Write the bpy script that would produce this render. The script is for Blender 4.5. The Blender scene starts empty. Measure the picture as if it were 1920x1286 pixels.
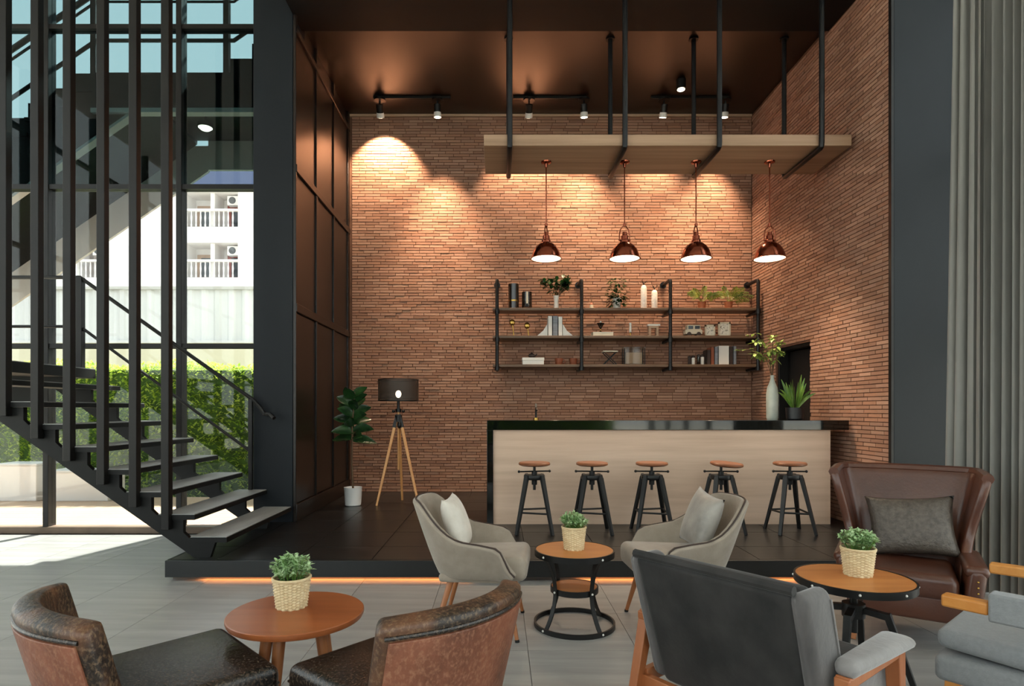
import bpy, bmesh, math, random
from mathutils import Vector, Matrix
random.seed(7)
R = math.radians
sc = bpy.context.scene
C = sc.collection

# ---------------------------------------------------------------- camera
F, U0, V0, EYE = 1130.0, 935.0, 768.0, 1.318      # focal length and vanishing point in photo pixels, eye height in metres
cam_d = bpy.data.cameras.new('camera'); cam = bpy.data.objects.new('camera', cam_d); C.objects.link(cam)
cam.location = (0, 0, EYE); cam.rotation_euler = (R(90), 0, 0)
cam_d.sensor_width = 36; cam_d.lens = F / 1920 * 36
cam_d.shift_x = (960 - U0) / 1920; cam_d.shift_y = (V0 - 643) / 1920
cam_d.clip_end = 300
sc.camera = cam
def P(u, v, d): return Vector(((u - U0) * d / F, d, EYE - (v - V0) * d / F))
def X(u, d): return (u - U0) * d / F
def Z(v, d): return EYE - (v - V0) * d / F

# ---------------------------------------------------------------- sky, sun, exposure
sc.view_settings.view_transform = 'Standard'; sc.view_settings.look = 'None'
sc.view_settings.gamma = 1; sc.view_settings.use_curve_mapping = False
sc.view_settings.exposure = 0.85
w = bpy.data.worlds.new('sky'); sc.world = w; w.use_nodes = True
nt = w.node_tree; nt.nodes.clear()
tc = nt.nodes.new('ShaderNodeTexCoord'); sp = nt.nodes.new('ShaderNodeSeparateXYZ')
rp = nt.nodes.new('ShaderNodeValToRGB'); bg = nt.nodes.new('ShaderNodeBackground'); ow = nt.nodes.new('ShaderNodeOutputWorld')
nt.links.new(tc.outputs['Generated'], sp.inputs[0]); nt.links.new(sp.outputs['Z'], rp.inputs[0])
nt.links.new(rp.outputs[0], bg.inputs[0]); nt.links.new(bg.outputs[0], ow.inputs[0])
rp.color_ramp.elements[0].position = 0.0; rp.color_ramp.elements[0].color = (0.97, 0.98, 0.98, 1)
rp.color_ramp.elements[1].position = 0.8; rp.color_ramp.elements[1].color = (0.83, 0.90, 0.93, 1)
bg.inputs[1].default_value = 1.65
sd = bpy.data.lights.new('sun', 'SUN'); sd.energy = 15.0; sd.angle = R(2.0); sd.color = (1, 0.95, 0.87)
so = bpy.data.objects.new('sun', sd); C.objects.link(so)
so.rotation_euler = Vector((0.193, 0.61, 0.766)).to_track_quat('Z', 'Y').to_euler()
so.location = (3, 22, 18)

# ---------------------------------------------------------------- materials
def lin(h):
    h = h.lstrip('#'); o = []
    for i in (0, 2, 4):
        c = int(h[i:i+2], 16) / 255
        o.append(c / 12.92 if c <= 0.04045 else ((c + 0.055) / 1.055) ** 2.4)
    return (*o, 1)
MATS = {}
def mat(name, c1, c2=None, scale=(4, 4, 4), rough=0.5, metal=0.0, bump=0.0, bscale=None, detail=4, lo=0.35, hi=0.65,
        sheen=0.0, coat=0.0, spec=0.5, c3=None, scale3=None, coords='Object', transl=0.0, rvar=0.0):
    m = bpy.data.materials.new(name); m.use_nodes = True; MATS[name] = m
    n = m.node_tree.nodes; L = m.node_tree.links; b = n['Principled BSDF']
    b.inputs['Roughness'].default_value = rough; b.inputs['Metallic'].default_value = metal
    b.inputs['Specular IOR Level'].default_value = spec
    if sheen: b.inputs['Sheen Weight'].default_value = sheen; b.inputs['Sheen Roughness'].default_value = 0.4
    if coat: b.inputs['Coat Weight'].default_value = coat; b.inputs['Coat Roughness'].default_value = 0.08
    c1 = lin(c1) if isinstance(c1, str) else (*c1, 1)
    b.inputs['Base Color'].default_value = c1
    t = n.new('ShaderNodeTexCoord')
    def noise(s, det=detail):
        mp = n.new('ShaderNodeMapping'); mp.inputs['Scale'].default_value = s
        nz = n.new('ShaderNodeTexNoise'); nz.inputs['Scale'].default_value = 1.0; nz.inputs['Detail'].default_value = det
        nz.inputs['Roughness'].default_value = 0.6
        L.new(t.outputs[coords], mp.inputs[0]); L.new(mp.outputs[0], nz.inputs[0]); return nz
    if c2 is not None:
        c2 = lin(c2) if isinstance(c2, str) else (*c2, 1)
        nz = noise(scale); r = n.new('ShaderNodeValToRGB')
        r.color_ramp.elements[0].position = lo; r.color_ramp.elements[0].color = c1
        r.color_ramp.elements[1].position = hi; r.color_ramp.elements[1].color = c2
        L.new(nz.outputs[0], r.inputs[0]); out = r.outputs[0]
        if c3 is not None:
            n3 = noise(scale3, 6); r3 = n.new('ShaderNodeValToRGB')
            r3.color_ramp.elements[0].position = 0.48; r3.color_ramp.elements[0].color = (0, 0, 0, 1)
            r3.color_ramp.elements[1].position = 0.68
            mx = n.new('ShaderNodeMixRGB'); mx.inputs[2].default_value = lin(c3); r3.color_ramp.elements[1].color = (0.5, 0.5, 0.5, 1)
            L.new(n3.outputs[0], r3.inputs[0]); L.new(r3.outputs[0], mx.inputs[0]); L.new(out, mx.inputs[1]); out = mx.outputs[0]
        L.new(out, b.inputs['Base Color'])
        if rvar:
            mr = n.new('ShaderNodeMapRange'); mr.inputs[3].default_value = rough - rvar; mr.inputs[4].default_value = rough + rvar
            L.new(nz.outputs[0], mr.inputs[0]); L.new(mr.outputs[0], b.inputs['Roughness'])
    if bump:
        bn = noise(bscale or scale, 5); bp = n.new('ShaderNodeBump'); bp.inputs['Strength'].default_value = bump
        bp.inputs['Distance'].default_value = 0.01
        L.new(bn.outputs[0], bp.inputs['Height']); L.new(bp.outputs[0], b.inputs['Normal'])
    if transl:
        b.inputs['Transmission Weight'].default_value = 0
        tr = n.new('ShaderNodeBsdfTranslucent'); ms = n.new('ShaderNodeMixShader'); ms.inputs[0].default_value = transl
        o = n['Material Output']; L.new(b.outputs[0], ms.inputs[1]); L.new(tr.outputs[0], ms.inputs[2]); L.new(ms.outputs[0], o.inputs[0])
        if c2 is not None: L.new(out, tr.inputs[0])
        else: tr.inputs[0].default_value = c1
    return m
def emit(name, col, strength):
    m = bpy.data.materials.new(name); m.use_nodes = True; MATS[name] = m
    b = m.node_tree.nodes['Principled BSDF']; b.inputs['Base Color'].default_value = (*col, 1)
    b.inputs['Emission Color'].default_value = (*col, 1); b.inputs['Emission Strength'].default_value = strength
    return m
def glass(name, tint, refl=0.08):
    m = bpy.data.materials.new(name); m.use_nodes = True; MATS[name] = m
    n = m.node_tree.nodes; L = m.node_tree.links; n.clear()
    t = n.new('ShaderNodeBsdfTransparent'); t.inputs[0].default_value = (*tint, 1)
    g = n.new('ShaderNodeBsdfGlossy'); g.inputs['Roughness'].default_value = 0.02
    lw = n.new('ShaderNodeLayerWeight'); lw.inputs[0].default_value = 0.5
    pw = n.new('ShaderNodeMath'); pw.operation = 'POWER'; pw.inputs[1].default_value = 4.0; L.new(lw.outputs['Facing'], pw.inputs[0])
    fr = n.new('ShaderNodeMath'); fr.operation = 'MULTIPLY_ADD'; fr.inputs[1].default_value = 0.5; fr.inputs[2].default_value = 0.03; L.new(pw.outputs[0], fr.inputs[0])
    mx = n.new('ShaderNodeMixShader'); o = n.new('ShaderNodeOutputMaterial')
    L.new(fr.outputs[0], mx.inputs[0]); L.new(t.outputs[0], mx.inputs[1]); L.new(g.outputs[0], mx.inputs[2]); L.new(mx.outputs[0], o.inputs[0])
    return m
def attr_mat(name, attr, mult=(1, 1, 1), rough=0.8, bump=0.4, bscale=(60, 60, 60)):
    m = mat(name, (0.5, 0.5, 0.5), rough=rough, bump=bump, bscale=bscale)
    n = m.node_tree.nodes; L = m.node_tree.links
    a = n.new('ShaderNodeAttribute'); a.attribute_name = attr
    L.new(a.outputs['Color'], n['Principled BSDF'].inputs['Base Color'])
    return m

attr_mat('brick', 'tint', rough=0.85, bump=0.5, bscale=(70, 70, 70))
mat('mortar', '#6a4836', '#583b2b', (9, 9, 9), rough=0.95)
mat('grey_tile', '#878583', '#a4a29f', (0.9, 11, 11), rough=0.36, bump=0.05, bscale=(1.5, 24, 24), rvar=0.06, lo=0.3, hi=0.7)
mat('grey_grout', '#8a8988', rough=0.8)
mat('cream_tile', '#e6dfd3', '#d8d0c2', (1, 3, 3), rough=0.4)
mat('dark_tile', '#141313', '#222120', (1.0, 12, 12), rough=0.34, bump=0.06, bscale=(1.5, 24, 24), rvar=0.05)
mat('dark_grout', '#6a5f56', rough=0.8)
mat('platform_black', '#0b0e0f', '#0f1213', (3, 3, 3), rough=0.45)
mat('black_metal', '#100f0f', '#171615', (6, 6, 6), rough=0.42, metal=0.3)
mat('stair_metal', '#080909', '#0c0d0c', (5, 5, 5), rough=0.5, spec=0.25)
mat('tread_top', '#858583', '#969694', (14, 1.5, 14), rough=0.5, bump=0.1, bscale=(60, 6, 60))
mat('mullion', '#0e0c0b', '#13110f', (5, 5, 5), rough=0.42, spec=0.3)
mat('sill_frame', '#5d4b3b', '#6a5745', (5, 5, 5), rough=0.5)
mat('pillar', '#0d1319', '#10171d', (2, 2, 1), rough=0.55, spec=0.3)
mat('beam_black', '#090b0c', '#0d0f10', (2, 2, 2), rough=0.6, spec=0.2)
mat('ceiling_brown', '#180d07', '#1e1109', (0.8, 0.8, 0.8), rough=0.33, spec=0.6)
mat('panel_brown', '#140d09', '#1a110c', (3, 3, 0.6), rough=0.33)
mat('pale_wood', '#d6b9a2', '#bd9f88', (0.5, 14, 9), rough=0.5, lo=0.3, hi=0.7, bump=0.05, bscale=(2, 60, 60))
mat('plank_wood', '#a98a70', '#876b53', (0.5, 14, 14), rough=0.55, lo=0.3, hi=0.7)
mat('stone_black', '#060807', '#0a0d0c', (5, 5, 5), rough=0.06, spec=0.7)
mat('walnut', '#8a4a27', '#a35c33', (1.2, 14, 14), rough=0.33, lo=0.3, hi=0.7)
mat('oak_top', '#b06a33', '#c98547', (1.2, 12, 12), rough=0.4, lo=0.3, hi=0.7)
mat('seat_wood', '#6d4128', '#8a5637', (2, 20, 20), rough=0.4)
mat('leg_wood', '#8f5631', '#a3673d', (14, 14, 1.5), rough=0.42)
mat('frame_wood', '#9a5a33', '#ad6b40', (10, 10, 1.5), rough=0.42)
mat('honey_wood', '#c07b35', '#d08f48', (3, 12, 12), rough=0.4)
mat('tripod_wood', '#cf9358', '#dba469', (12, 12, 2), rough=0.45)
mat('old_leather', '#251b15', '#63402b', (5, 5, 3), rough=0.42, c3='#8f7355', scale3=(100, 100, 75), bump=0.35, bscale=(45, 45, 45), lo=0.42, hi=0.62, detail=6)
mat('old_leather_dark', '#14110f', '#2a211b', (6, 6, 6), rough=0.27, c3='#6f5c4b', scale3=(110, 110, 110), bump=0.3, bscale=(50, 50, 50), detail=6)
mat('old_leather_red', '#5c3322', '#85503a', (6, 6, 3), rough=0.5, c3='#a5765a', scale3=(85, 85, 60), bump=0.3, bscale=(45, 45, 45), detail=6)
mat('brown_leather', '#4a2a1f', '#5a3526', (3, 3, 3), rough=0.3, bump=0.12, bscale=(60, 60, 60), coat=0.15)
mat('croc_leather', '#453d37', '#5d544b', (40, 40, 40), rough=0.32, bump=0.7, bscale=(55, 55, 55))
mat('velvet', '#131212', '#2a2827', (7, 7, 5), rough=0.8, sheen=0.12, bump=0.1, bscale=(80, 80, 80))
mat('velvet_sidelit', '#423f3f', '#585453', (8, 8, 3), rough=0.8, sheen=0.4, bump=0.1, bscale=(60, 60, 60))  # paler copy of velvet: window light on the side wings put into colour
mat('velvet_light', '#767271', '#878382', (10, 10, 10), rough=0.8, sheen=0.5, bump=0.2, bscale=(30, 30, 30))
mat('taupe_fabric', '#8d8173', '#9a8e80', (9, 9, 9), rough=0.85, sheen=0.3, bump=0.15, bscale=(120, 120, 120))
mat('grey_fabric', '#7f8183', '#86888a', (60, 60, 60), rough=0.9, sheen=0.2, bump=0.3, bscale=(160, 160, 160))
mat('cream_fabric', '#d8d2c8', '#c6beb2', (6, 6, 6), rough=0.85, sheen=0.2, bump=0.2, bscale=(25, 25, 25))
mat('silver_fabric', '#a09a92', '#7d7871', (5, 5, 5), rough=0.5, sheen=0.3, bump=0.3, bscale=(14, 14, 14))
mat('curtain', '#7d7c78', '#898884', (8, 8, 1), rough=0.75, sheen=0.3)
mat('wicker', '#e2cda4', '#cbb086', (30, 30, 60), rough=0.7)
mat('herb_leaf', '#8fb578', '#c6dcb0', (14, 14, 14), rough=0.55, transl=0.2)
mat('dark_leaf', '#17301a', '#2c5128', (8, 8, 8), rough=0.25, transl=0.1)
mat('palm_leaf', '#4f6a22', '#8c923a', (9, 9, 9), rough=0.5, transl=0.2)
mat('blade_leaf', '#3c6a2a', '#86a84c', (9, 9, 4), rough=0.45, transl=0.15)
mat('vine_leaf', '#5a7a33', '#8ca04e', (12, 12, 12), rough=0.5, transl=0.2)
mat('hedge_leaf', '#86ac2c', '#d3e266', (4, 4, 4), rough=0.6, transl=0.55)
mat('hedge_core', '#2f4a17', '#46661f', (6, 6, 6), rough=0.9)
mat('stem_brown', '#5c4630', rough=0.7)
mat('soil', '#2a2019', rough=0.95)
mat('white_pot', '#dcdcdb', rough=0.4)
mat('white_ceramic', '#e6e0d6', rough=0.3)
mat('grey_ceramic', '#aab0a8', '#98a098', (8, 8, 8), rough=0.4)
mat('black_pot', '#202224', rough=0.45)
mat('terracotta', '#9a5a38', rough=0.7)
mat('copper', '#8a4a38', '#a05a44', (6, 6, 6), rough=0.18, metal=1.0)
mat('lamp_white', '#f2e6d2', rough=0.5)
mat('brass', '#b08d4a', rough=0.25, metal=1.0)
mat('dark_glass', '#1a1512', '#2a211b', (5, 5, 5), rough=0.12, spec=0.7)
mat('book_white', '#e2dfd8', rough=0.6)
mat('book_grey', '#6f737a', '#8b8f95', (3, 30, 30), rough=0.6)
mat('book_dark', '#3b2d26', rough=0.6)
mat('photo_print', '#e8e2d2', '#8c8573', (30, 30, 30), rough=0.5, lo=0.55, hi=0.6)
mat('cream_plastic', '#d9cdb4', rough=0.4)
mat('rust_clay', '#8b4b30', rough=0.6)
mat('shelf_wood', '#5a4432', '#6d543f', (1, 14, 14), rough=0.5)
mat('pipe_black', '#17181a', '#1f2022', (8, 8, 8), rough=0.38, metal=0.5)
mat('mesh_shade', '#2e251e', '#3b3027', (60, 60, 60), rough=0.6)
mat('spot_white', '#d9d6d0', rough=0.4)
mat('ext_white', '#efece9', '#e6e2de', (0.5, 0.5, 0.5), rough=0.8)
mat('ext_pink', '#d9cfcb', '#e2d9d5', (0.6, 0.6, 0.2), rough=0.7)
mat('ext_metal', '#d8d8d6', '#cccccb', (1, 1, 0.4), rough=0.5)
mat('ext_cream', '#d6cfb4', rough=0.8)
mat('ext_lilac', '#a79bc4', rough=0.7)
mat('ext_grey', '#b4b2ab', '#bfbdb6', (1, 1, 1), rough=0.6)
mat('ext_window', '#4a4f55', rough=0.15)
mat('ext_red', '#9a4a40', rough=0.7)
mat('ext_tan', '#b99a80', rough=0.8)
mat('ac_dark', '#5a5c5e', rough=0.6)
mat('deck_wood', '#c9ad90', '#b89a7c', (1, 12, 12), rough=0.7)
mat('paving', '#b3aea4', '#a8a399', (1, 1, 1), rough=0.9)
mat('door_dark', '#14110f', '#1b1714', (2, 2, 2), rough=0.6)
mat('plaster_white', '#cfccc7', '#c8c5c0', (1, 1, 1), rough=0.85)
glass('tinted_glass', (0.74, 0.77, 0.77)); glass('teal_glass', (0.37, 0.47, 0.48)); glass('clear_glass', (0.93, 0.96, 0.95)); glass('item_glass', (0.80, 0.82, 0.80))  # teal_glass: upper panes darkened, the sky's tone put into the glass colour
emit('bulb_warm', (1, 0.83, 0.58), 9); emit('bulb_spot', (1, 0.85, 0.62), 8); emit('led_amber', (1, 0.36, 0.10), 9)

# ---------------------------------------------------------------- mesh builder
class MB:
    def __init__(s): s.v = []; s.f = []
    def add(s, vs, fs):
        o = len(s.v); s.v += [tuple(a) for a in vs]; s.f += [tuple(i + o for i in q) for q in fs]; return s
    def box(s, c, d, M=None):
        x, y, z = d[0] / 2, d[1] / 2, d[2] / 2
        vs = [Vector((a * x, b * y, e * z)) for e in (-1, 1) for b in (-1, 1) for a in (-1, 1)]
        if M is not None: vs = [M @ q for q in vs]
        vs = [q + Vector(c) for q in vs]
        return s.add(vs, [(0, 2, 3, 1), (4, 5, 7, 6), (0, 1, 5, 4), (2, 6, 7, 3), (0, 4, 6, 2), (1, 3, 7, 5)])
    def b2(s, lo, hi): return s.box([(a + b) / 2 for a, b in zip(lo, hi)], [b - a for a, b in zip(lo, hi)])
    def bar(s, p0, p1, wd, ht, up=(0, 0, 1)):
        p0, p1 = Vector(p0), Vector(p1); d = (p1 - p0).normalized(); sd_ = d.cross(Vector(up))
        if sd_.length < 1e-4: sd_ = d.cross(Vector((1, 0, 0)))
        sd_.normalize(); u = sd_.cross(d).normalized()
        M = Matrix((sd_, d, u)).transposed()
        return s.box((p0 + p1) / 2, (wd, (p1 - p0).length, ht), M)
    def taper(s, p0, p1, w0, w1, h0=None, h1=None, up=(0, 1, 0)):
        p0, p1 = Vector(p0), Vector(p1); h0 = h0 or w0; h1 = h1 or w1
        d = (p1 - p0).normalized(); a = d.cross(Vector(up))
        if a.length < 1e-4: a = d.cross(Vector((1, 0, 0)))
        a.normalize(); b = a.cross(d).normalized(); vs = []
        for p, wd, ht in ((p0, w0, h0), (p1, w1, h1)):
            vs += [p - a * wd / 2 - b * ht / 2, p + a * wd / 2 - b * ht / 2, p + a * wd / 2 + b * ht / 2, p - a * wd / 2 + b * ht / 2]
        return s.add(vs, [(0, 1, 2, 3), (7, 6, 5, 4), (0, 4, 5, 1), (1, 5, 6, 2), (2, 6, 7, 3), (3, 7, 4, 0)])
    def tube(s, pts, r, n=8, closed=False, caps=True):
        pts = [Vector(p) for p in pts]; k = len(pts); rs = r if isinstance(r, (list, tuple)) else [r] * k
        vs = []; prev = None
        for i, p in enumerate(pts):
            a = pts[i - 1] if (i > 0 or closed) else p; b = pts[(i + 1) % k] if (i < k - 1 or closed) else p
            d = (b - a).normalized()
            if prev is None:
                t = Vector((0, 0, 1)) if abs(d.z) < 0.9 else Vector((1, 0, 0)); prev = (t - d * t.dot(d)).normalized()
            else:
                prev = (prev - d * prev.dot(d)); prev = prev.normalized() if prev.length > 1e-6 else d.orthogonal().normalized()
            bb = d.cross(prev)
            for j in range(n):
                an = 2 * math.pi * j / n; vs.append(p + (prev * math.cos(an) + bb * math.sin(an)) * rs[i])
        fs = []
        for i in range(k if closed else k - 1):
            for j in range(n):
                a = i * n; b = ((i + 1) % k) * n; j2 = (j + 1) % n
                fs.append((a + j, a + j2, b + j2, b + j))
        if caps and not closed: fs += [tuple(range(n - 1, -1, -1)), tuple((k - 1) * n + j for j in range(n))]
        return s.add(vs, fs)
    def cyl(s, p0, p1, r0, r1=None, n=14): return s.tube([p0, p1], [r0, r0 if r1 is None else r1], n)
    def lathe(s, prof, n=24, c=(0, 0, 0), caps=True):
        vs = []; fs = []
        for r, z in prof:
            for j in range(n):
                a = 2 * math.pi * j / n; vs.append((c[0] + r * math.cos(a), c[1] + r * math.sin(a), c[2] + z))
        for i in range(len(prof) - 1):
            for j in range(n):
                j2 = (j + 1) % n; fs.append((i * n + j, i * n + j2, (i + 1) * n + j2, (i + 1) * n + j))
        if prof[0] == prof[-1]: caps = False
        if caps and prof[0][0] > 0.002: fs.append(tuple(range(n - 1, -1, -1)))
        if caps and prof[-1][0] > 0.002: fs.append(tuple((len(prof) - 1) * n + j for j in range(n)))
        return s.add(vs, fs)
    def prism(s, poly, lo, hi, axis='y'):
        n = len(poly); vs = []
        for t in (lo, hi):
            for a, b in poly: vs.append({'y': (a, t, b), 'x': (t, a, b), 'z': (a, b, t)}[axis])
        return s.add(vs, [tuple(range(n)), tuple(range(2 * n - 1, n - 1, -1))] + [(i, i + n, (i + 1) % n + n, (i + 1) % n) for i in range(n)])
    def grid(s, fn, nu, nv, closed_u=False):
        vs = [fn(i / (nu if closed_u else nu - 1), j / (nv - 1)) for j in range(nv) for i in range(nu)]
        fs = []
        for j in range(nv - 1):
            for i in range(nu if closed_u else nu - 1):
                i2 = (i + 1) % nu; fs.append((j * nu + i, j * nu + i2, (j + 1) * nu + i2, (j + 1) * nu + i))
        return s.add(vs, fs)
    def ball(s, c, r, n=12, m=8, sq=(1, 1, 1)):
        prof = [(max(1e-6, r * math.sin(math.pi * i / m)), -r * math.cos(math.pi * i / m)) for i in range(m + 1)]
        o = len(s.v); s.lathe(prof, n)
        for i in range(o, len(s.v)):
            q = s.v[i]; s.v[i] = (q[0] * sq[0] + c[0], q[1] * sq[1] + c[1], q[2] * sq[2] + c[2])
        return s
    def leaf(s, p, d, L, wd, droop=0.3, up=(0, 0, 1), seg=4, fold=0.15):
        p = Vector(p); d = Vector(d).normalized(); up = Vector(up); sd_ = d.cross(up)
        if sd_.length < 1e-3: sd_ = d.cross(Vector((1, 0.2, 0)))
        sd_.normalize(); nrm = sd_.cross(d).normalized(); vs = []; fs = []
        for i in range(seg + 1):
            t = i / seg; wv = wd / 2 * math.sin(math.pi * min(1, 0.06 + t * 0.92)) ** 0.8
            q = p + d * L * t + Vector((0, 0, -1)) * droop * L * t * t
            vs += [q - sd_ * wv + nrm * fold * wv, q - nrm * fold * wv * 0.5, q + sd_ * wv + nrm * fold * wv]
        for i in range(seg):
            a = i * 3; fs += [(a, a + 1, a + 4, a + 3), (a + 1, a + 2, a + 5, a + 4)]
        return s.add(vs, fs)
    def mesh(s, name, ang=35):
        me = bpy.data.meshes.new(name); me.from_pydata(s.v, [], s.f)
        bm = bmesh.new(); bm.from_mesh(me); bmesh.ops.recalc_face_normals(bm, faces=bm.faces); bm.to_mesh(me); bm.free()
        if ang:
            me.polygons.foreach_set('use_smooth', [True] * len(me.polygons)); me.set_sharp_from_angle(angle=R(ang))
        return me
    def build(s, name, m, parent=None, ang=35, bevel=0, sub=0, solid=0, soff=0, bseg=2):
        me = s.mesh(name, ang); o = bpy.data.objects.new(name, me); C.objects.link(o)
        me.materials.append(MATS[m]); o.parent = parent
        if solid:
            q = o.modifiers.new('solid', 'SOLIDIFY'); q.thickness = solid; q.offset = soff
        if bevel:
            q = o.modifiers.new('bevel', 'BEVEL'); q.width = bevel; q.segments = bseg; q.limit_method = 'ANGLE'; q.angle_limit = R(40)
        if sub:
            q = o.modifiers.new('sub', 'SUBSURF'); q.levels = sub; q.render_levels = sub
        return o
def thing(name, label, cat, loc=(0, 0, 0), rz=0.0, group=None, kind=None, scale=None):
    o = bpy.data.objects.new(name, None); C.objects.link(o); o.empty_display_size = 0.1
    o.location = loc; o.rotation_euler = (0, 0, rz); tag(o, label, cat, group, kind); return o
def tag(o, label, cat=None, group=None, kind=None):
    o['label'] = label
    if cat: o['category'] = cat
    if group: o['group'] = group
    if kind: o['kind'] = kind
    return o
def struct(o, label, cat): return tag(o, label, cat, kind='structure')
def inst(me, name, parent, loc=(0, 0, 0), rot=None, scale=None):
    o = bpy.data.objects.new(name, me); C.objects.link(o); o.parent = parent; o.location = loc
    if rot: o.rotation_euler = rot
    if scale: o.scale = scale
    return o
def copy_tree(o, parent=None):
    c = o.copy(); C.objects.link(c); c.parent = parent
    for ch in list(o.children): copy_tree(ch, c)
    return c
def facing(fx, fy): return math.atan2(-fx, fy)
def holes_boxes(mb, x0, x1, z0, z1, holes, y0, y1, axis='y'):
    xs = sorted({x0, x1, *[h[0] for h in holes], *[h[1] for h in holes]}); zs = sorted({z0, z1, *[h[2] for h in holes], *[h[3] for h in holes]})
    for a, b in zip(xs, xs[1:]):
        for c, d in zip(zs, zs[1:]):
            mx, mz = (a + b) / 2, (c + d) / 2
            if any(h[0] < mx < h[1] and h[2] < mz < h[3] for h in holes): continue
            if axis == 'y': mb.b2((a, y0, c), (b, y1, d))
            else: mb.b2((y0, a, c), (y1, b, d))
    return mb
def clip(poly, a, b, c):          # keep a*x+b*y+c >= 0
    out = []
    for i in range(len(poly)):
        p, q = poly[i], poly[(i + 1) % len(poly)]; dp = a * p[0] + b * p[1] + c; dq = a * q[0] + b * q[1] + c
        if dp >= 0: out.append(p)
        if dp * dq < 0: t = dp / (dp - dq); out.append((p[0] + (q[0] - p[0]) * t, p[1] + (q[1] - p[1]) * t))
    return out
def rbox(mb_dims, r, seg=4):
    bm = bmesh.new(); bmesh.ops.create_cube(bm, size=1)
    bmesh.ops.scale(bm, vec=mb_dims, verts=bm.verts)
    bmesh.ops.bevel(bm, geom=list(bm.edges), offset=r, segments=seg, profile=0.5, affect='EDGES')
    m = MB(); m.v = [tuple(v.co) for v in bm.verts]; bm.verts.index_update(); m.f = [tuple(v.index for v in f.verts) for f in bm.faces]; bm.free(); return m
def move(m, fn): m.v = [tuple(fn(Vector(v))) for v in m.v]; return m
# ================================================================ THE SETTING
XL, XR, YB, YG = -2.105, 3.571, 8.50, 6.42      # panelled wall, brick wall, back wall, glass wall
ZP, ZC, ZT = 0.16, 5.476, 6.30                   # platform, ceiling over the bar, ceiling of the tall room
LX0, LY0, LX1, LY1 = -3.42, YG, -3.95, 4.77      # joint between grey and cream floor
la, lb = (LY0 - LY1), -(LX0 - LX1); lc = -(la * LX0 + lb * LY0)

# ---- main floor and its tiles
fl = struct(MB().b2((-6.9, -5, -0.3), (4.42, YG + 0.1, -0.012)).build('floor', 'grey_grout'), 'grey stone tiled floor of the lounge', 'floor')
def tiles(parent, x0, x1, y0, y1, ox, oy, px, py, gap, zb, zt, m, clips=(), name='tile', bev=0.0015):
    import itertools
    def edges(a, b, o, p):
        k = math.ceil((a - o) / p - 1e-6); e = [a]
        while o + k * p < b - 1e-6:
            if o + k * p > a + 1e-6: e.append(o + k * p)
            k += 1
        return e + [b]
    ex, ey = edges(x0, x1, ox, px), edges(y0, y1, oy, py); cache = {}
    for a, b in zip(ex, ex[1:]):
        for c, d in zip(ey, ey[1:]):
            g = gap / 2; poly = [(a + g, c + g), (b - g, c + g), (b - g, d - g), (a + g, d - g)]; full = True
            for cl in clips:
                q = clip(poly, *cl); full = full and len(q) == 4 and all(p in poly for p in q); poly = q
                if len(poly) < 3: break
            if len(poly) < 3: continue
            cx, cy = (a + b) / 2, (c + d) / 2; key = (round(b - a, 4), round(d - c, 4)) if full else None
            if key and key in cache: me = cache[key]
            else:
                mb = MB().prism([(p[0] - cx, p[1] - cy) for p in poly], zb, zt, 'z'); me = mb.mesh(name, 0); me.materials.append(MATS[m])
                if key: cache[key] = me
            inst(me, name, parent, (cx, cy, 0))
tiles(fl, -5.84, 4.3, 0.6, 6.36, 0.16, 0.3, 0.6, 0.6, 0.003, -0.012, 0.0, 'grey_tile')
MB().b2((-6.9, -5, -0.012), (4.42, 0.6, 0.0)).build('floor_slab', 'grey_tile', fl, ang=0)
MB().b2((-6.9, 0.6, -0.012), (-5.84, 6.36, 0.0)).build('floor_slab', 'grey_tile', fl, ang=0)

# ---- raised platform under the bar
pf = struct(MB().b2((-2.54, 4.70, 0.0), (XR, YB, 0.148)).build('floor_platform', 'dark_grout'), 'low raised platform with dark stone tiles and black edge', 'platform')
MB().b2((-2.56, 4.62, 0.032), (3.74, 4.66, ZP)).build('front_edge', 'platform_black', pf, bevel=0.003)
MB().b2((-2.56, 4.66, 0.032), (-2.54, YG - 0.2, ZP)).build('side_edge', 'platform_black', pf)
MB().b2((XR, 4.66, 0.0), (3.74, 5.47, ZP - 0.002)).build('side_block', 'platform_black', pf)
tiles(pf, -2.54, XR, 4.66, YB - 0.002, -0.98, 5.1, 0.6, 0.6, 0.006, 0.140, ZP, 'dark_tile')
for a, b in ((-2.3, -1.72), (-1.66, -0.2), (0.62, 3.3)):
    MB().b2((a, 4.663, 0.044), (b, 4.697, 0.054)).build('light_strip', 'led_amber', pf, ang=0)

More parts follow.
